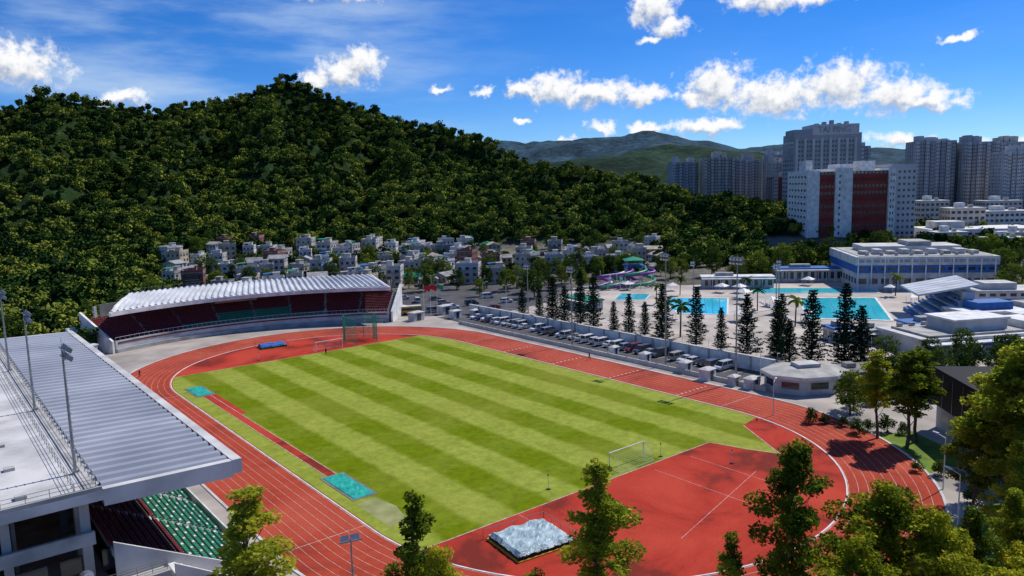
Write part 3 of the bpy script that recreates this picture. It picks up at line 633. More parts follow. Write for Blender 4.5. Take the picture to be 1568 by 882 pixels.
for (px,py,a) in [(-20,252,.3),(-24,262,.3),(-28,272,.3),(-14,258,.4),(-34,268,1.8),(-9,274,.3),(-40,276,.5),(-44,262,1.7),(-2,262,.3),(-6,250,.3),(4,262,.5),(-26,246,.2),(-36,252,1.6)]:
    inst('parked_car',random.choice(cars),(px,py,.03),a,1,random.choice(CC))
e=MB(); e.box(-3.4,3.4,-1.1,1.1,.4,2.7,'yellow'); e.box(-3.42,3.42,-1.12,1.12,1.5,2.3,'glass'); e.box(-3.3,3.3,-1,1,2.7,2.85,'white')
for x_ in(-2.2,2.2):
    for s in(-1,1): e.cyl((x_,s*.9,.45),(x_,s*1.13,.45),.45,.45,'tyre',12)
e.obj('minibus',(-33,243,.02),.25)
mb=MB(); mb.quad([(-52,240,.01),(-6,238,.01),(14,262,.01),(26,300,.01),(-26,308,.01),(-60,270,.01)],'asphalt'); mb.obj('car_park_asphalt')
mb=MB(); mb.box(64,210,-70,95,-.01,.005,'deck'); mb.obj('pool_deck',TC,TA)
# ------------------------------------------------------------------ pools
def pool(name,pts):
    c=np.mean(pts,0); e=MB(); out=[tuple(c+(np.array(p)-c)*1.06) for p in pts]
    n=len(pts)
    e.add([(*p,.12) for p in pts]+[(*p,.12) for p in out]+[(*p,.0) for p in out],[(i,(i+1)%n,n+(i+1)%n,n+i) for i in range(n)]+[(n+i,n+(i+1)%n,2*n+(i+1)%n,2*n+i) for i in range(n)],'white')
    e.add([(*p,.06) for p in pts],[tuple(range(n))],'water')
    P=[np.array(p) for p in pts]
    for k in range(1,8):
        t=k/8; a=P[0]*(1-t)+P[1]*t; b_=P[3]*(1-t)+P[2]*t; d=(b_-a)/np.linalg.norm(b_-a); q=np.array([-d[1],d[0]])*.12
        e.quad([(*(a-q),.064),(*(b_-q),.064),(*(b_+q),.064),(*(a+q),.064)],'blue')
    e.obj(name)
pool('swimming_pool',[(50,232),(65,227),(74,258),(54,262)]); pool('swimming_pool',[(86,218),(107,211),(121,250),(98,254)])
pool('swimming_pool',[(87,268),(127,261),(131,272),(89,280)]); pool('swimming_pool',[(36,262),(46,260),(50,272),(40,276)])
ws=empty('water_slide',(0,0,0))
def tube(pts,r,k,name):
    cu=bpy.data.curves.new(name,'CURVE'); cu.dimensions='3D'; sp=cu.splines.new('NURBS'); sp.points.add(len(pts)-1)
    for q,p in zip(sp.points,pts): q.co=(*p,1)
    sp.use_endpoint_u=True; sp.order_u=3; cu.bevel_depth=r; cu.bevel_resolution=3; cu.resolution_u=8; cu.materials.append(M[k]); o=bpy.data.objects.new(name,cu); col.objects.link(o); o.parent=ws
for j,(k,ox) in enumerate([('purple',0),('green_pl',4),('purple',8),('white',-3),('green_pl',12)]):
    pts=[(48+ox*.5,302,7.5-j*.6)]
    for i in range(9): pts.append((46-i*2.0+ox+5*math.sin(i*1.2+j),298-i*1.4+4*math.cos(i*1.2+j),7.5-j*.6-(i+1)*.68))
    tube(pts,.55,k,'flume_%d'%j)
e=MB()
for x_ in(46,52):
    for y_ in(300,305): e.cyl((x_,y_,0),(x_,y_,7.3),.2,.2,'white',6); e.cyl((x_,y_,7.6),(x_,y_,9.6),.1,.1,'white',6)
e.box(45,53,299,306,7.3,7.6,'blue'); e.add([(45,299,9.6),(53,299,9.6),(53,306,9.6),(45,306,9.6),(49,302.5,11)],[(0,1,4),(1,2,4),(2,3,4),(3,0,4),(3,2,1,0)],'green_pl')
for i in range(24): x_=28+random.uniform(0,28); y_=284+random.uniform(0,16); e.cyl((x_,y_,0),(x_,y_,random.uniform(2,6)),.12,.12,'white',5)
for i in range(16): e.box(53.2+i*.3,53.5+i*.3,300,301.5,7.3-i*.46-.2,7.3-i*.46,'white')
e.obj('tower',parent=ws)
# ------------------------------------------------------------------ buildings
def windows(e,x0,x1,y,z0,z1,nb,nf,k,wf=.6,hf=.5,axis='y',side=-1,off=.03):
    for f in range(nf):
        for b_ in range(nb):
            cx=x0+(x1-x0)*(b_+.5)/nb; ww=(x1-x0)/nb*wf/2; zc=z0+(z1-z0)*(f+.5)/nf; hh=(z1-z0)/nf*hf/2; yy=y+side*off
            P=[(cx-ww,yy,zc-hh),(cx+ww,yy,zc-hh),(cx+ww,yy,zc+hh),(cx-ww,yy,zc+hh)]
            if axis=='x': P=[(p[1],p[0],p[2]) for p in P]
            e.quad(P,k)
def allsides(e,x0,x1,y0,y1,z0,z1,nbx,nby,nf,k='glass',wf=.6,hf=.5):
    windows(e,x0,x1,y0,z0,z1,nbx,nf,k,wf,hf,'y',-1); windows(e,x0,x1,y1,z0,z1,nbx,nf,k,wf,hf,'y',1)
    windows(e,y0,y1,x0,z0,z1,nby,nf,k,wf,hf,'x',-1); windows(e,y0,y1,x1,z0,z1,nby,nf,k,wf,hf,'x',1)
e=MB(); H=43.5
e.box(0,7,0,40,0,H,'white'); e.box(7,16,.5,40,0,H-2,'conc_lt'); e.box(16,26,-1,40,0,H+1,'white'); e.box(26,47,.5,40,0,H-2,'conc_lt'); e.box(47,51,-1.2,40,0,H+.5,'white')
for f in range(11):
    z=2+f*3.7
    for (a,b_) in((7.2,15.8),(26.3,46.8)):
        e.box(a,b_,.2,.48,z,z+2.0,'red_tile'); e.box(a,b_,.3,.49,z+2.01,z+3.69,'glass' if f%3 else 'rust')
        for q in np.arange(a,b_,2.2): e.box(q,q+.5,.12,.29,z+2.02,z+3.68,'red_tile')
windows(e,2,38,0,4,42,6,10,'glass',.5,.3,'x',-1)
windows(e,47.5,50.5,-1.2,3,42,2,11,'glass',.5,.4)
windows(e,17.5,19.5,-1,3,42,1,11,'glass',.5,.4)
e.box(1,5,8,20,H,H+6,'white'); e.box(22,32,10,30,H+1,H+3.5,'white'); e.box(36,44,12,26,H-2,H+5,'white'); e.box(7,16,.3,.6,H-2,H-.6,'white'); e.box(26,47,.3,.6,H-2,H-.6,'white')
e.box(51.01,66,6,44,0,H+2.5,'grey_wall2'); windows(e,52,66,6,2,H,5,12,'glass',.5,.4)
e.obj('industrial_building',(168,430,0),-.08,sx=.93)
e=MB(); e.box(0,60,0,30,0,9,'white'); e.box(5,20,5,20,9,13,'conc_lt'); windows(e,0,60,0,1,8,16,2,'glass',.6,.4); e.obj('annex_building',(236,425,0),-.12)
e=MB(); H=74
e.box(0,45,0,25,0,H-5,'grey_wall'); e.box(12,43,-.5,22,H-6,H+1,'grey_wall2'); e.box(0,11.9,1,20,H-5,H-2,'grey_wall')
for q in range(8): e.box(1+q*5.6,2.6+q*5.6,-.8,-.01,0,H-8,'grey_wall2')
for q in range(7): windows(e,2.6+q*5.6,6.6+q*5.6,0,4,H-9,2,20,'glass',.6,.45)
windows(e,1,24,0,4,H-9,6,20,'glass',.5,.45,'x',-1)
for q in range(5): e.box(16+q*5,18+q*5,5,9,H+1,H+2+q%3,'grey_wall')
tp=e.obj('tower_block',(195,525,0),-.06)
cu=bpy.data.curves.new('sign_text','FONT'); cu.body='TAI PING'; cu.size=6.0; cu.extrude=.15; cu.materials.append(M['grey_wall']); to=bpy.data.objects.new('sign_text',cu); col.objects.link(to); to.parent=tp; to.location=(15.5,-.75,H-4.6); to.rotation_euler=(PI/2,0,0); to.scale=(.9,1,1)
def restower(name,x0,y0,w,d,h,rz,wall,wall2,nbay,floors,seed=0):
    rnd=random.Random(seed); e=MB(); e.box(0,w,1.6,d,0,h-2,wall)
    bw=w/nbay
    for b_ in range(nbay):
        pro=[0,1.2,.5][b_%3]; hh=h-rnd.choice([2.1,2.5,3.5])
        e.box(b_*bw+.05,b_*bw+bw*.86,pro,1.58,0,hh,wall if b_%2 else wall2)
        windows(e,b_*bw+.05,b_*bw+bw*.86,pro,2,hh-1,2,floors,'glass',.55,.42)
        e.box(b_*bw+bw*.9,b_*bw+bw*.96,1.3,1.59,0,hh,'dark')
    nb2=max(2,int(d/5)); windows(e,2,d,0,2,h-3,nb2,floors,'glass',.5,.42,'x',-1)
    windows(e,2,d,w,2,h-3,nb2,floors,'glass',.5,.42,'x',1)
    for q in range(nb2): e.box(-.7,-.01,2+q*(d-3)/nb2,2+q*(d-3)/nb2+1.2,0,h-3,wall2)
    for q in range(4): a=rnd.uniform(.05,.75)*w; e.box(a,a+w*.16,d*.3+q*.1,d*.7+q*.1,h-2,h+rnd.uniform(1,4),wall2)
    return e.obj(name,(x0,y0,0),rz)
G,G2,BG,WH='grey_wall','grey_wall2','beige_wall','conc_lt'
for i,t in enumerate([(150,700,24,20,58,.05,G,G2,8,20),(176,690,28,20,61,-.05,G,BG,9,20),(206,715,30,20,59,0,G2,G,10,20),(238,700,22,20,62,0,G,G2,7,20),(226,660,22,18,55,-.1,G2,BG,8,19),(282,640,20,20,66,-.05,G,G2,7,20),(246,560,14,20,65,-.05,G,G2,5,20),
 (318,600,30,24,67,-.18,G,G2,8,22),(350,590,26,24,65,-.2,G2,G,8,22),(352,545,24,24,56,-.2,WH,G2,8,20),(380,545,22,30,57,-.2,G2,BG,7,19),(404,560,30,30,54,-.2,G2,WH,9,19),(410,640,24,30,66,-.2,G2,BG,8,22),(440,600,40,30,60,-.2,G,BG,10,20),(372,680,26,30,68,-.2,G,G2,8,22),(208,600,15,18,42,0,'rust',G,4,13)]): restower('apartment_block',*t,seed=i)
for (x0,y0,w,d,h,rz,k) in [(300,480,30,20,15,-.1,'white'),(262,452,20,14,19,-.1,'beige_wall'),(335,470,40,20,13,-.15,'white'),(280,560,40,20,18,0,'conc_lt'),(225,400,16,12,9,-.1,'white'),(300,420,26,14,8,-.2,'conc_lt'),(375,440,30,20,17,-.3,'beige_wall'),(240,380,20,10,7,-.1,'white'),(270,500,18,16,22,-.1,'conc_lt'),(325,520,24,16,20,-.1,'grey_wall2'),(262,400,14,10,8,-.1,'render_a'),(345,430,16,12,9,-.2,'render_a')]:
    e=MB(); e.box(0,w,0,d,0,h,k); e.box(-.3,w+.3,-.3,d+.3,h,h+.5,'conc_lt'); e.box(w*.3,w*.5,d*.3,d*.7,h+.5,h+3.4,'white'); e.box(w*.6,w*.7,d*.2,d*.4,h+.5,h+2.2,'conc')
    allsides(e,0,w,0,d,1,h-.4,max(3,int(w/3)),max(2,int(d/3)),max(2,int(h/3.3)),'glass',.62,.45); e.obj('low_rise_building',(x0,y0,0),rz)
e=MB(); e.box(0,46,0,38,0,6.0,'conc_lt'); e.box(-.3,46.3,-.3,38.3,6.0,8.8,'blue'); e.box(-.6,46.6,-.6,38.6,8.8,11.8,'conc_lt'); e.box(1,45,1,37,11.8,12.0,'conc')
for q in range(9): e.box(3+q*4.6,5.6+q*4.6,6,11,12.0,13.2+.6*(q%2),'conc_lt' if q%2 else 'conc')
for q in range(8): e.cyl((4+q*5,3,12),(4+q*5,3,13),.6,.6,'steel',8)
e.box(6,40,15,30,12,14.2,'conc_lt'); e.box(22,30,16,28,14.2,15.8,'conc'); windows(e,0,46,-.3,6.4,8.4,14,1,'glass',.7,.5); windows(e,0,46,0,1,5,12,1,'glass',.7,.5); windows(e,0,38,0,1,5,10,1,'glass',.6,.5,'x',-1); windows(e,0,46,-.6,9.4,11.2,18,1,'grey_wall',.8,.6)
for q in range(11): e.box(q*4.5,q*4.5+.4,-.75,-.62,0,11.5,'white')
e.obj('indoor_pool_building',(124,270,0),-.17)
e=MB()
for i in range(10): e.box(i*1.0,i*1.0+1,0,20,0,1+i*.55,'conc_lt' if i%2 else 'blue')
e.box(10,13,0,20,0,8.5,'conc_lt')
for q in range(6):
    y0=q*3.4; e.add([(-1,y0+.1,7.6),(14,y0+.1,10.6),(14,y0+3.1,10.6),(-1,y0+3.1,7.6),(-1,y0+.1,7.1),(14,y0+.1,10.1),(14,y0+3.1,10.1),(-1,y0+3.1,7.1)],[(0,1,2,3),(7,6,5,4),(0,4,5,1),(1,5,6,2),(2,6,7,3),(3,7,4,0)],'roof_sheet_w')
    e.box(-.6,13.5,y0+3.12,y0+3.38,7.0,7.25,'conc_dk')
    e.box(11.5,12.2,y0+1.4,y0+1.9,8.5,9.8,'white'); e.box(1,11.5,y0+1.4,y0+1.7,6.9,7.15,'blue'); e.box(9.3,9.8,y0+1.4,y0+1.7,5.9,7.15,'blue')
e.obj('pool_grandstand',(114,208,0),-.25)
e=MB()
e.box(0,46,0,16,0,3.6,'conc_lt'); e.box(-.4,46.4,-.4,16.4,3.6,4.2,'conc_lt'); e.box(2,44,1,14,4.2,4.7,'conc'); e.box(-.1,46.1,-.1,-.02,1.8,2.6,'blue')
e.box(10,24,3,12,4.7,7.2,'conc_lt'); e.box(9.6,24.4,2.6,12.4,7.2,7.6,'white'); e.box(28,40,2,10,4.7,6.4,'white'); windows(e,0,46,0,.6,1.7,18,1,'glass',.6,.7)
for q in range(12): e.box(1+q*3.8,1.4+q*3.8,-2.4,-2.0,0,3.2,'white'); e.box(3+q*3.3,4+q*3.3,12.5,13.4,4.7,5.5,'steel')
e.box(-.4,46.4,-2.8,-.45,3.2,3.45,'white'); e.obj('changing_room_building',(92,166,0),.18)
e=MB(); e.box(0,30,0,10,0,4,'conc_lt'); e.box(-.4,30.4,-.4,10.4,4,4.5,'white'); windows(e,0,30,0,.5,3.6,10,1,'glass',.5,.5); e.box(4,14,2,8,4.5,6.5,'blue'); e.box(18,26,2,8,4.5,5.8,'conc'); e.obj('pool_office',(120,196,0),.1)
e=MB(); e.box(0,26,0,12,0,6,'conc_lt'); e.box(3,12,2,9,6,8,'conc_lt'); e.box(-.1,26.1,-.1,-.02,2.5,3.5,'blue'); windows(e,0,26,0,3.8,5.6,9,1,'glass',.6,.5); e.obj('pool_plant_building',(138,222,0),-.1)
for (x0,y0,w,d,h,rz,k2) in [(100,186,16,7,3.4,.1,'blue'),(86,182,9,6,3.0,.2,'conc'),(108,178,20,6,5,.15,'white'),(80,186,6,5,3,.1,'blue'),(125,178,14,9,6,.15,'white'),(72,284,26,6,4,-.15,'white'),(104,296,30,7,5,-.15,'blue'),(18,252,14,5,3,-1.05,'green_pl')]:
    e=MB(); e.box(0,w,0,d,0,h,'conc_lt'); e.box(-.4,w+.4,-.5,d+.4,h,h+.4,k2); e.box(w*.2,w*.45,d*.3,d*.7,h+.4,h+1.6,'conc'); windows(e,0,w,0,.3,h-.3,max(3,int(w/2.5)),1,'glass',.6,.6); windows(e,0,d,0,.3,h-.3,2,1,'glass',.6,.6,'x',-1)
    for q in range(int(w/3)): e.cyl((q*3+.5,-2,0),(q*3+.5,-2,h-.4),.1,.1,'white',6)
    e.box(-.3,w+.3,-2.4,-.52,h-.4,h-.2,'white'); e.obj('pool_pavilion',(x0,y0,0),rz)
pv=MB()
for a in range(4): pv.cyl((2.2*math.cos(PI/4+a*PI/2),2.2*math.sin(PI/4+a*PI/2),0),(2.2*math.cos(PI/4+a*PI/2),2.2*math.sin(PI/4+a*PI/2),2.7),.08,.08,'white',5)
pv.add([(-2.4,-2.4,2.7),(2.4,-2.4,2.7),(2.4,2.4,2.7),(-2.4,2.4,2.7),(0,0,4)],[(0,1,4),(1,2,4),(2,3,4),(3,0,4),(3,2,1,0)],'white'); pvm=pv.mesh('shade_canopy')
for (x_,y_) in [(76,272),(82,270),(112,284),(80,225),(83,240),(128,240),(60,280),(44,285),(132,262),(98,290),(84,212),(30,268),(76,246),(79,256),(48,222),(66,216)]: inst('shade_canopy',pvm,(x_,y_,.01),random.random(),random.uniform(.6,1))
lm=MB(); lm.box(-.35,.35,-1,.5,.25,.33,'white'); lm.add([(-.35,.5,.3),(.35,.5,.3),(.35,1.05,.8),(-.35,1.05,.8),(-.35,.5,.22),(.35,.5,.22),(.35,1.1,.74),(-.35,1.1,.74)],[(0,1,2,3),(7,6,5,4),(0,4,5,1),(1,5,6,2),(2,6,7,3),(3,7,4,0)],'white')
for a,b_ in((-.3,-.9),(.3,-.9),(-.3,.4),(.3,.4)): lm.box(a-.04,a+.04,b_-.04,b_+.04,0,.25,'white')
lmm=lm.mesh('sun_lounger')
for i in range(14): inst('sun_lounger',lmm,(80.5+.15*i,214+i*2.6,.01),.2)
# octagonal kiosk
e=MB(); oc=[(8.5*math.cos(PI/8+i*PI/4),6.5*math.sin(PI/8+i*PI/4)) for i in range(8)]
e.prism([(a*.92,b_*.92) for a,b_ in oc],0,3.0,'conc_lt'); e.prism([(a*1.02,b_*1.02) for a,b_ in oc],3.0,3.6,'white','conc')
e.add([(a,b_,3.62) for a,b_ in oc]+[(a*.55,b_*.55,4.3) for a,b_ in oc],[(i,(i+1)%8,8+(i+1)%8,8+i) for i in range(8)]+[tuple(range(8,16))],'conc')
e.box(-2,2.5,-1.5,1.8,4.31,5.0,'conc_lt')
for i in range(8):
    a=Vector(oc[i])*.925;b_=Vector(oc[(i+1)%8])*.925; p=a.lerp(b_,.2);q=a.lerp(b_,.8); e.quad([(p.x,p.y,1.1),(q.x,q.y,1.1),(q.x,q.y,2.4),(p.x,p.y,2.4)],'glass')
e.box(8,16,-3,3.5,0,2.9,'conc'); e.box(7.9,16.4,-3.4,3.9,2.9,3.3,'conc_dk'); e.box(9,11,0,2,3.3,4.2,'steel'); e.obj('octagonal_kiosk',(57,145,0),.15)
e=MB(); e.box(0,40,0,24,0,4,'beige_wall'); e.box(-.5,40,-.5,24.5,4,9.5,'black_panel'); e.box(-.6,40,-.6,24.6,9.5,10,'black_panel'); windows(e,1,23,0,1,3.6,5,1,'glass',.6,.5,'x',-1); windows(e,0,40,0,1,3.6,8,1,'glass',.6,.5)
for q in range(6): e.box(-.12,-.05,3+q*2.2,4.3+q*2.2,1.2,1.9,'black_panel')
for q in range(7): e.box(-.56,-.51,.5+q*3.4,.6+q*3.4,4.1,9.4,'steel'); e.box(q*5+.4,q*5+.5,-.56,-.51,4.1,9.4,'steel')
for q in range(4): e.box(8+q*7,11+q*7,6,9,10,11.2,'steel')
e.obj('black_panel_building',(66,96,0),-.12)
# village houses
def house_mesh(name,seed):
    rnd=random.Random(seed); e=MB(); w=rnd.uniform(7,10.5); d=rnd.uniform(7,9.5); fl=rnd.choice([2,2,3,3,3]) if seed%5 else 1; h=fl*2.9; wall=['render_a','render_b','white','render_c','render_a','render_a','conc_lt','render_b'][seed%8] if seed%16!=9 else 'render_d'
    e.box(-w/2,w/2,-d/2,d/2,-3,h,wall)
    if fl==1 or seed%7==3:
        e.add([(-w/2-.4,-d/2-.4,h),(w/2+.4,-d/2-.4,h),(w/2+.4,d/2+.4,h),(-w/2-.4,d/2+.4,h),(-w/2-.4,0,h+1.6),(w/2+.4,0,h+1.6)],[(0,1,5,4),(2,3,4,5),(0,4,3),(1,2,5),(3,2,1,0)],rnd.choice(['render_b','render_b','roof_sheet','render_c','blue','green_pl']))
    else:
        e.box(-w/2-.15,w/2+.15,-d/2-.15,d/2+.15,h,h+.25,'conc')
        for (a,b_,c,dd) in((-w/2-.1,w/2+.1,-d/2-.1,-d/2+.1),(-w/2-.1,w/2+.1,d/2-.1,d/2+.1)): e.box(a,b_,c,dd,h+.26,h+1.2,wall)
        for (a,b_) in((-w/2-.1,-w/2+.1),(w/2-.1,w/2+.1)): e.box(a,b_,-d/2+.11,d/2-.11,h+.26,h+1.19,wall)
        a=rnd.uniform(-.3,.0)*w; e.box(a,a+2.8,0,2.6,h+.26,h+2.7,wall); e.box(a-.2,a+3.,-.2,2.8,h+2.7,h+2.9,'conc')
        e.cyl((-w*.3,-1.8,h+.26),(-w*.3,-1.8,h+1.6),.6,.6,rnd.choice(['steel','blue','steel']),10)
        if rnd.random()<.5: e.add([(-w/2+.3,-d/2+.3,h+2.4),(w*.1,-d/2+.3,h+2.4),(w*.1,-d*.05,h+2.7),(-w/2+.3,-d*.05,h+2.7)],[(0,1,2,3)],rnd.choice(['roof_sheet','roof_sheet','rust','blue','green_pl']))
    for f in range(fl):
        windows(e,-w/2,w/2,-d/2,f*2.9,f*2.9+2.9,3,1,'glass',.5,.45); windows(e,-w/2,w/2,d/2,f*2.9,f*2.9+2.9,3,1,'glass',.5,.45,'y',1)
        windows(e,-d/2,d/2,-w/2,f*2.9,f*2.9+2.9,3,1,'glass',.4,.4,'x',-1); windows(e,-d/2,d/2,w/2,f*2.9,f*2.9+2.9,3,1,'glass',.4,.4,'x',1)
        if f: e.box(-w*.3,w*.3,-d/2-1.3,-d/2-.04,f*2.9-.1,f*2.9+.05,'conc_lt'); e.box(-w*.3,w*.3,-d/2-1.3,-d/2-1.22,f*2.9+.06,f*2.9+.95,rnd.choice(['white','steel','glass','conc']))
        for q in range(2): e.box(w*(q*.5-.3),w*(q*.5-.3)+.7,-d/2-.4,-d/2-.04,f*2.9+.4,f*2.9+.9,'white')
    return e.mesh(name)
HM=[house_mesh('village_house_type_%d'%i,300+i) for i in range(16)]
placed=[];rh=random.Random(21)
def tryhouse(x_,y_):
    for a,b_ in placed:
        if (a-x_)**2+(b_-y_)**2<11.5**2: return
    w_,l_=Finv(x_,y_)
    if l_<132 and w_<62 : return
    if -56<x_<28 and 238<y_<312: return
    if x_>26 and y_<335: return
    if len(FX) and np.min((FX[:,0]-x_)**2+(FX[:,1]-y_)**2)<30: return
    placed.append((x_,y_)); z=float(height(np.array([x_]),np.array([y_]))[0])
    inst('village_house',rh.choice(HM),(x_,y_,z),rh.choice([0,PI/2,PI,-PI/2])+rh.uniform(-.5,.5)-.1,rh.uniform(.75,1.05))
for _ in range(2600):
    y_=rh.uniform(285,430); s=rh.uniform(-.45,-.02)
    if s<-.38 and y_>405: continue
    tryhouse(s*y_,y_)
    if len(placed)>100: break
for _ in range(300):
    y_=rh.uniform(340,408); s=rh.uniform(-.03,.2)
    if len(placed)>120: break
    tryhouse(s*y_,y_)
# ------------------------------------------------------------------ trees
mids=[tree_mesh('broadleaf_tree_%d'%i,8.5+i,3.6,round_prof,34,1.3,75,.30,'leaf_mid',.25,.22,seed=40+i) for i in range(4)]
rt=random.Random(4)
spots=[(-22,300),(-34,296),(-8,312),(2,300),(12,318),(20,330),(-55,290),(-66,300),(-48,280),(-80,305),(-96,322),(-120,330),(-140,345),(6,284),(14,290),(-2,322),(26,340),(48,330),(72,318),(84,316),(96,312),(-60,258),(-68,262),(-76,266),(-84,270),(-54,252),
(-98,262),(-108,256),(-118,250),(-126,242),(-132,232),(-136,220),(-92,270),(-112,270),(-126,262),(-140,250),(-148,236),(-124,214),(-138,206),(30,318),(42,322),(54,316),(66,312),(24,308),(90,308),(-12,278),(8,272),(-30,312),(-42,306),(-18,316),(10,308),(20,300),(-10,300),(-2,290)]
for i in range(125):
    y_=rt.uniform(290,425); s=rt.uniform(-.46,.2); spots.append((s*y_,y_))
for j,(x_,y_) in enumerate(spots):
    if any((a-x_)**2+(b_-y_)**2<36 for a,b_ in placed): continue
    if j>53 and -52<x_<26 and 240<y_<306 : continue
    z=float(height(np.array([x_]),np.array([y_]))[0]); inst('broadleaf_tree',rt.choice(mids),(x_,y_,z-.1),rt.uniform(0,6.28),rt.uniform(.6,1.1))
for (x_,y_,s) in [(100,306,1.1),(112,310,1.3),(122,318,1.2),(136,322,1.4),(150,318,1.1),(176,270,1.3),(186,280,1.4),(168,320,1.2),(186,300,1.5),(200,310,1.4),(178,250,1.2),(186,240,1.4),(196,256,1.3),(150,340,1.3),(170,350,1.4),(190,345,1.2),(168,235,1.2),(160,240,1.2),(210,330,1.3),(178,225,1.1),(168,205,1.1),(158,190,1.1),(176,195,1.2),
 (58,127,.75),(60,130,.7),(76,152,.8),(84,150,.7),(92,152,.8),(72,140,.8),(80,138,.9),(88,142,.9),(98,148,.8),(104,156,.8),(94,138,1.0)]:
    inst('broadleaf_tree',rt.choice(mids),(x_,y_,0),rt.uniform(0,6.28),s)
pines=[pine_mesh('norfolk_pine_%d'%i,15+i,3.4,70+i) for i in range(4)]
for (x_,y_,h) in [(22.5,208,14.5),(27,200,9),(30.5,196,13),(35,198,8.5),(38,190,14.5),(45,183,15.5),(50,179,11.5),(54,172,16),(59.5,168,12.5),(61,164,10),(65.5,163,17),(70,157,17),(74,158,15),(15,216,12),(19.5,215,15),(8,224,10),(62,172,14),(12,222,13),(3,232,9)]:
    inst('norfolk_pine_tree',rt.choice(pines),(x_,y_,0),rt.uniform(0,6.28),(h/16*rt.uniform(.9,1.25),)*2+(h/16,))
def palm_mesh(name,seed):
    rnd=random.Random(seed); e=MB(); e.cyl((0,0,0),(.2,.1,7.5),.22,.15,'bark',8,False)
    for i in range(18):
        a=i*2.4; el=rnd.uniform(-.2,1.0); L=3.2; px=Vector((.2,.1,7.5)); d=Vector((math.cos(a)*math.cos(el),math.sin(a)*math.cos(el),math.sin(el))); side=Vector((-math.sin(a),math.cos(a),0))
        for s in range(6):
            q=px+d*(L/6); w=.55*math.sin(PI*(s+.7)/7); e.add([px-side*w+Vector((0,0,-.2)),px,q,q-side*w*.9+Vector((0,0,-.2))],[(0,1,2,3)],'leaf_mid'); e.add([px+side*w+Vector((0,0,-.2)),px,q,q+side*w*.9+Vector((0,0,-.2))],[(3,2,1,0)],'leaf_mid')
            px=q; d=(d+Vector((0,0,-.22))).normalized()
    return e.mesh(name)
pm=palm_mesh('palm_tree_mesh',3)
for (x_,y_,s) in [(44,196,1.15),(41,199,1.1),(78,206,1),(76,232,.9),(126,232,.8),(48,250,.8),(82,262,.8),(60,268,.8),(130,254,.9)]: inst('palm_tree',pm,(x_,y_,0),rt.uniform(0,6),s)
near=[tree_mesh('tall_tree_%d'%i,H_,R_,col_prof,nc,crr,nl_,.19,lf,.2,.35,seed=900+i,lean=.5,inner=.1,flat=.65) for i,(H_,R_,nc,lf,crr,nl_) in enumerate([(19.5,2.1,50,'leaf_near',1.0,220),(19.0,3.3,74,'leaf_near',1.1,220),(15.5,3.9,80,'leaf_yel',1.15,210),(18,1.7,40,'leaf_near',.95,190)])]
def nt_(i,x_,y_,h,rz=0,wd=1.): 
    H_=[19.5,19,15.5,18][i]; s=h/H_; inst('tall_tree',near[i],(x_,y_,0),rz,(s*wd,s*wd,s))
nt_(0,5.9,57,19.6,0,1.1); nt_(3,-8.2,58,17.4,1); nt_(3,-22.4,58,18.2,2,1.5); nt_(1,22.7,60,19.2,0); nt_(2,29.5,59,15.8,0,1.15); nt_(2,26.2,54,13.6,2); nt_(2,34,57,14.2,3,1.0)
nt_(2,-6.6,55,13.3,1,.7); nt_(1,39,61,12.5,3); nt_(3,17,57,13.0,4); nt_(1,54,79,22.5,1,1.25); nt_(1,50,72,14,2,1.1); nt_(0,59,110,15,1,1.9); nt_(0,57,115,14,2,1.7); nt_(0,62,113,15,4,1.8); nt_(1,62,92,19,5,1.2); nt_(2,44,60,11,5,1.1); nt_(1,55,76,19,3,1.2); nt_(2,1,54,11.5,2,.8); nt_(1,66,100,12,2,.9)
nt_(2,36.5,53,11.2,1,1.2); nt_(1,53,84,15,.7,1.2); nt_(1,41,55,12.5,2.2,1.2); nt_(1,46,66,12,4.2,1.1); nt_(1,58,85,20,2.6,1.2)
mb=MB(); mb.quad([(56,100,.012),(66,104,.012),(64,118,.012),(55,116,.012)],'lawn'); mb.quad([(46,68,.012),(70,78,.012),(64,92,.012),(55,88,.012)],'lawn'); mb.quad([(58,134,.012),(96,138,.012),(104,154,.012),(74,152,.012),(66,140,.012)],'lawn'); mb.obj('lawn')
sh=tree_mesh('shrub_mesh',1.6,1.0,round_prof,12,.6,70,.14,'leaf_mid',.06,.1,seed=77)
for (x_,y_) in [(55,117),(57,119),(60,118),(62,117),(50,124),(52,123),(54,121),(56,101),(58,99),(66,100),(64,96),(60,94),(57,90),(68,98)]+[(64+i*1.8,133+i*.3) for i in range(12)]: inst('shrub',sh,(x_,y_,0),rt.uniform(0,6),rt.uniform(.8,1.4))
# ------------------------------------------------------------------ poles, flags
for (x_,y_,h,n) in [(5,239,15.5,3),(15,190,20,3),(34,166,25,3),(45,150,25.5,4),(80,227,15,2),(84,236,15,2),(58,240,15,2)]:
    flood('floodlight_pole',x_,y_,0,h,TA+PI/2,n,.2)
flood('floodlight_pole',-12.9,55,0,14.8,.4,2,.12,rows=1)
def streetlamp(x_,y_,h,rz):
    e=MB(); e.cyl((0,0,0),(0,0,h),.09,.06,'white',8); e.cyl((0,0,h),(1.2,0,h+.3),.05,.04,'white',6); e.add([(1,-.16,h+.25),(1.9,-.12,h+.35),(1.9,.12,h+.35),(1,.16,h+.25),(1,-.12,h+.42),(1.85,-.08,h+.45),(1.85,.08,h+.45),(1,.12,h+.42)],[(3,2,1,0),(4,5,6,7),(0,1,5,4),(1,2,6,5),(2,3,7,6),(3,0,4,7)],'lamp'); e.obj('street_lamp',(x_,y_,0),rz)
for a in [(49,80,8.2,2),(56,95,7,2),(-2,247,8,0),(-10,256,8,0),(20,262,8,1),(50,150,7,2),(-30,280,8,0),(45,128,6,1)]: streetlamp(*a)
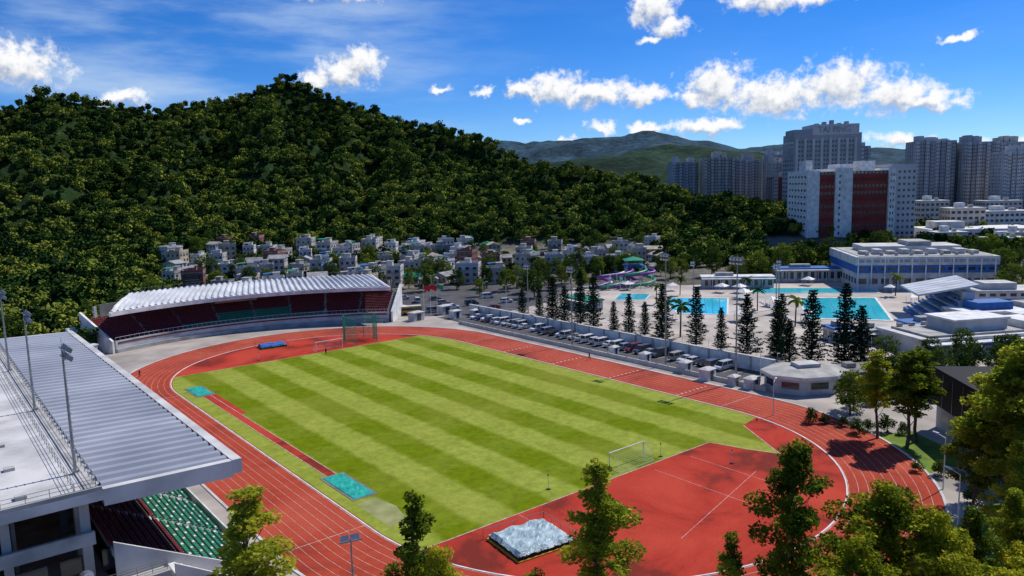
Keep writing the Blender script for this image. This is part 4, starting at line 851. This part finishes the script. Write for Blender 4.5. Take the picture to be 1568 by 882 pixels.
for i,(x_,y_) in enumerate([(-26,238),(-24,239),(-28,237)]):
    e=MB(); e.cyl((0,0,0),(0,0,10.5),.07,.04,'white',6); vs=[]
    for j in range(9):
        t=j/8; vs+=[(.06+2.2*t,.25*math.sin(t*6),10.2-.5*t),(.06+2.0*t,.25*math.sin(t*6+.5),8.8-.8*t)]
    e.add(vs,[(2*j,2*j+2,2*j+3,2*j+1) for j in range(8)],'flag' if i!=1 else 'green_pl'); e.obj('flagpole',(x_,y_,0),.2)
for (x_,y_,w,d,h,k) in [(37,160,2.5,2,2.2,'white'),(40,153,3,2.2,2.3,'white'),(-18,234,3,2.5,2.4,'white'),(-30,232,4,3,2.6,'conc_lt'),(30,170,2,2,2,'white'),(-36,244,3,3,2.6,'white'),(-12,236,2.4,2,2.1,'conc_lt'),(47,146,3,2,2,'white'),(-40,240,5,3,2.6,'white'),(-22,242,4,3,2.8,'conc_lt'),(24,178,2,1.6,1.9,'white'),(44,148,2,1.6,1.9,'conc_lt')]:
    e=MB(); e.box(-w/2,w/2,-d/2,d/2,0,h,k); e.add([(-w/2-.2,-d/2-.2,h),(w/2+.2,-d/2-.2,h),(w/2+.2,d/2+.2,h),(-w/2-.2,d/2+.2,h),(-w/4,0,h+.4),(w/4,0,h+.4)],[(0,1,5,4),(1,2,5),(2,3,4,5),(3,0,4),(3,2,1,0)],'conc_lt'); e.quad([(-w*.2,-d/2-.02,.05),(w*.2,-d/2-.02,.05),(w*.2,-d/2-.02,h*.85),(-w*.2,-d/2-.02,h*.85)],'glass'); e.obj('storage_hut',(x_,y_,0),TA+.1)
# ------------------------------------------------------------------ people
def person(x_,y_,rz):
    J=[(0,0,.95,.15),(0,.0,1.2,.14),(0,0.02,1.42,.15),(0,.03,1.54,.06),(0,.05,1.68,.10),(0,.05,1.76,.08)]
    pts=[j[:3] for j in J];rad=[j[3] for j in J];ed=[(0,1),(1,2),(2,3),(3,4),(4,5)]
    def chain(root,lst):
        p=root
        for q in lst: pts.append(q[:3]);rad.append(q[3]);ed.append((p,len(pts)-1));p=len(pts)-1
    chain(2,[(-.2,.0,1.4,.06),(-.26,-.12,1.16,.045),(-.22,.08,1.02,.035),(-.2,.16,1.05,.035)])
    chain(2,[(.2,.0,1.4,.06),(.26,.1,1.15,.045),(.22,.3,1.22,.035),(.2,.37,1.28,.035)])
    chain(0,[(-.1,.02,.88,.10),(-.11,.28,.55,.07),(-.11,.1,.12,.045),(-.11,.24,.05,.04)])
    chain(0,[(.1,.0,.88,.10),(.11,-.08,.5,.07),(.11,-.38,.3,.045),(.11,-.45,.2,.04)])
    me=bpy.data.meshes.new('runner_mesh'); me.from_pydata(pts,ed,[])
    o=bpy.data.objects.new('runner',me); col.objects.link(o); o.location=(x_,y_,.035); o.rotation_euler=(0,0,rz)
    o.modifiers.new('Skin','SKIN')
    if not me.skin_vertices: me.skin_vertices.new(name='')
    for v,r in zip(me.skin_vertices[0].data,rad): v.radius=(r,r)
    me.skin_vertices[0].data[0].use_root=True; s=o.modifiers.new('Sub','SUBSURF'); s.levels=1;s.render_levels=1; me.materials.append(M['shirt'])
person(-85,168,2.5); person(17.6,173,-2.4); person(-47,186,0.5)
# ------------------------------------------------------------------ camera
p=.1380; ro=.0272
fwd=Vector((0,math.cos(p),-math.sin(p))); Rv=Vector((1,0,0)); D=-Vector((0,math.sin(p),math.cos(p)))
right=Rv*math.cos(ro)+D*math.sin(ro); up=Rv*math.sin(ro)-D*math.cos(ro)
mtx=Matrix((right,up,-fwd)).transposed().to_4x4(); mtx.translation=Vector((0,0,41.5))
cam=bpy.data.cameras.new('camera'); co=bpy.data.objects.new('camera',cam); col.objects.link(co); co.matrix_world=mtx
cam.sensor_width=36; cam.lens=1160.76/1568*36; cam.clip_start=.5; cam.clip_end=30000; scene.camera=co
# ------------------------------------------------------------------ light
SE=math.radians(50)
sd=Vector((.80,.60,0)).normalized()*math.cos(SE)+Vector((0,0,math.sin(SE)))
sl=bpy.data.lights.new('sun','SUN'); sl.energy=4.9; sl.angle=math.radians(.5); sl.color=(1,.95,.86); so=bpy.data.objects.new('sun',sl); col.objects.link(so); so.rotation_mode='QUATERNION'; so.rotation_quaternion=sd.to_track_quat('Z','Y')
w=bpy.data.worlds.new('World'); scene.world=w; w.use_nodes=True
try: w.cycles.sampling_method='NONE'
except Exception: pass
nt=w.node_tree; nt.nodes.clear(); L=nt.links.new
out=nt.nodes.new('ShaderNodeOutputWorld'); bg=nt.nodes.new('ShaderNodeBackground'); bg.inputs['Strength'].default_value=.1
sky=nt.nodes.new('ShaderNodeTexSky'); sky.sky_type='NISHITA'; sky.sun_disc=False; sky.sun_elevation=SE; sky.sun_rotation=math.atan2(.80,.60); sky.air_density=.8; sky.dust_density=.0; sky.ozone_density=4
hs=nt.nodes.new('ShaderNodeHueSaturation'); hs.inputs['Saturation'].default_value=1.35; L(sky.outputs[0],hs.inputs['Color'])
tint=nt.nodes.new('ShaderNodeMix'); tint.data_type='RGBA'; tint.blend_type='MULTIPLY'; tint.inputs[0].default_value=1; tint.inputs[7].default_value=(.64,.86,1.22,1); L(hs.outputs[0],tint.inputs[6])
tc=nt.nodes.new('ShaderNodeTexCoord'); sx=nt.nodes.new('ShaderNodeSeparateXYZ'); L(tc.outputs['Generated'],sx.inputs[0])
def mth(op,a,b=None,c=None,clamp=False):
    n=nt.nodes.new('ShaderNodeMath'); n.operation=op; n.use_clamp=clamp
    for i,v in enumerate((a,b,c)):
        if v is None: continue
        if isinstance(v,(int,float)): n.inputs[i].default_value=v
        else: L(v,n.inputs[i])
    return n.outputs[0]
az=mth('ARCTAN2',sx.outputs[0],sx.outputs[1]); el=mth('ARCSINE',sx.outputs[2])
cb=nt.nodes.new('ShaderNodeCombineXYZ'); L(az,cb.inputs[0]); L(el,cb.inputs[1])
n1=nt.nodes.new('ShaderNodeTexNoise'); n1.inputs['Scale'].default_value=34; n1.inputs['Detail'].default_value=6; n1.inputs['Roughness'].default_value=.6; L(cb.outputs[0],n1.inputs['Vector'])
wv=nt.nodes.new('ShaderNodeVectorMath'); wv.operation='SUBTRACT'; wv.inputs[1].default_value=(.5,.5,.5); L(n1.outputs['Color'],wv.inputs[0])
ws_=nt.nodes.new('ShaderNodeVectorMath'); ws_.operation='SCALE'; ws_.inputs['Scale'].default_value=.034; L(wv.outputs[0],ws_.inputs[0])
wa=nt.nodes.new('ShaderNodeVectorMath'); wa.operation='ADD'; L(cb.outputs[0],wa.inputs[0]); L(ws_.outputs[0],wa.inputs[1])
wu=nt.nodes.new('ShaderNodeVectorMath'); wu.operation='ADD'; L(wa.outputs[0],wu.inputs[0]); wu.inputs[1].default_value=(.004,.010,0)
CL_=[(-.213,.143,.050,.020),(-.185,.156,.030,.026),(-.24,.140,.03,.014),(.06,.120,.05,.023),(.02,.117,.03,.014),(.11,.111,.07,.019),(.17,.106,.04,.016),(.27,.116,.048,.034),(.24,.102,.03,.012),(.35,.102,.09,.028),(.43,.113,.060,.036),(.50,.098,.055,.023),(.54,.090,.05,.014),(-.63,.168,.058,.028),(.19,.215,.035,.028),(.21,.19,.03,.016),(.34,.222,.06,.017),(.42,.225,.05,.012),(.26,.067,.05,.013),(-.494,.121,.035,.012),(-.22,.245,.08,.012),(.076,.049,.02,.008),(.18,.068,.028,.009),(.51,.040,.04,.011),(.66,.030,.04,.011),(-.086,.122,.018,.007),(-.03,.119,.016,.007),(.12,.07,.022,.009),(.02,.08,.012,.005),(.58,.17,.022,.005),(.185,.175,.016,.006),(-.05,.055,.018,.008)]
def mind(src):
    dist=None
    for (s,t,rx,ry) in CL_:
        a_=math.atan(s); e_=math.atan(t/math.sqrt(1+s*s))
        ml=nt.nodes.new('ShaderNodeVectorMath'); ml.operation='MULTIPLY_ADD'; ml.inputs[1].default_value=(1/rx,1/ry,0); ml.inputs[2].default_value=(-a_/rx,-e_/ry,0); L(src,ml.inputs[0])
        ln_=nt.nodes.new('ShaderNodeVectorMath'); ln_.operation='LENGTH'; L(ml.outputs[0],ln_.inputs[0])
        dist=ln_.outputs['Value'] if dist is None else mth('MINIMUM',dist,ln_.outputs['Value'])
    return dist
dist=mind(wa.outputs[0]); dist2=mind(wu.outputs[0])
n2=nt.nodes.new('ShaderNodeTexNoise'); n2.inputs['Scale'].default_value=70; n2.inputs['Detail'].default_value=6; n2.inputs['Roughness'].default_value=.62; L(cb.outputs[0],n2.inputs['Vector'])
dens=mth('ADD',mth('SUBTRACT',1.05,dist),mth('MULTIPLY',mth('SUBTRACT',n2.outputs[0],.5),1.9))
mr=nt.nodes.new('ShaderNodeMapRange'); mr.interpolation_type='SMOOTHSTEP'; mr.inputs[1].default_value=-.05; mr.inputs[2].default_value=.7; L(dens,mr.inputs[0])
mp=nt.nodes.new('ShaderNodeMapping'); mp.inputs['Scale'].default_value=(3,14,1); mp.inputs['Rotation'].default_value=(0,0,.25); L(cb.outputs[0],mp.inputs[0])
n3=nt.nodes.new('ShaderNodeTexNoise'); n3.inputs['Scale'].default_value=1.3; n3.inputs['Detail'].default_value=8; n3.inputs['Roughness'].default_value=.55; L(mp.outputs[0],n3.inputs['Vector'])
r3=nt.nodes.new('ShaderNodeMapRange'); r3.interpolation_type='SMOOTHSTEP'; r3.inputs[1].default_value=.40; r3.inputs[2].default_value=.75; r3.inputs[4].default_value=.75; L(n3.outputs[0],r3.inputs[0])
r4=nt.nodes.new('ShaderNodeMapRange'); r4.interpolation_type='SMOOTHSTEP'; r4.inputs[1].default_value=.1; r4.inputs[2].default_value=-.3; r4.inputs[3].default_value=.08; r4.inputs[4].default_value=1; L(az,r4.inputs[0])
cir=mth('MULTIPLY',r3.outputs[0],r4.outputs[0])
lit=mth('ADD',mth('SUBTRACT',dist2,dist),mth('MULTIPLY',mth('SUBTRACT',n2.outputs[0],.5),2.0))
sh_=nt.nodes.new('ShaderNodeMapRange'); sh_.interpolation_type='SMOOTHSTEP'; sh_.inputs[1].default_value=-.70; sh_.inputs[2].default_value=.45; L(lit,sh_.inputs[0])
cc=nt.nodes.new('ShaderNodeMix'); cc.data_type='RGBA'; cc.inputs[6].default_value=(4.0,4.7,6.0,1); cc.inputs[7].default_value=(9.9,9.9,10.0,1); L(sh_.outputs[0],cc.inputs[0])
m1=nt.nodes.new('ShaderNodeMix'); m1.data_type='RGBA'; L(cir,m1.inputs[0]); L(tint.outputs[2],m1.inputs[6]); m1.inputs[7].default_value=(5.4,7.0,9.0,1)
m2=nt.nodes.new('ShaderNodeMix'); m2.data_type='RGBA'; L(mr.outputs[0],m2.inputs[0]); L(m1.outputs[2],m2.inputs[6]); L(cc.outputs[2],m2.inputs[7])
L(m2.outputs[2],bg.inputs[0]); L(bg.outputs[0],out.inputs[0])
scene.view_settings.view_transform='Standard'; scene.view_settings.look='None'; scene.view_settings.exposure=0
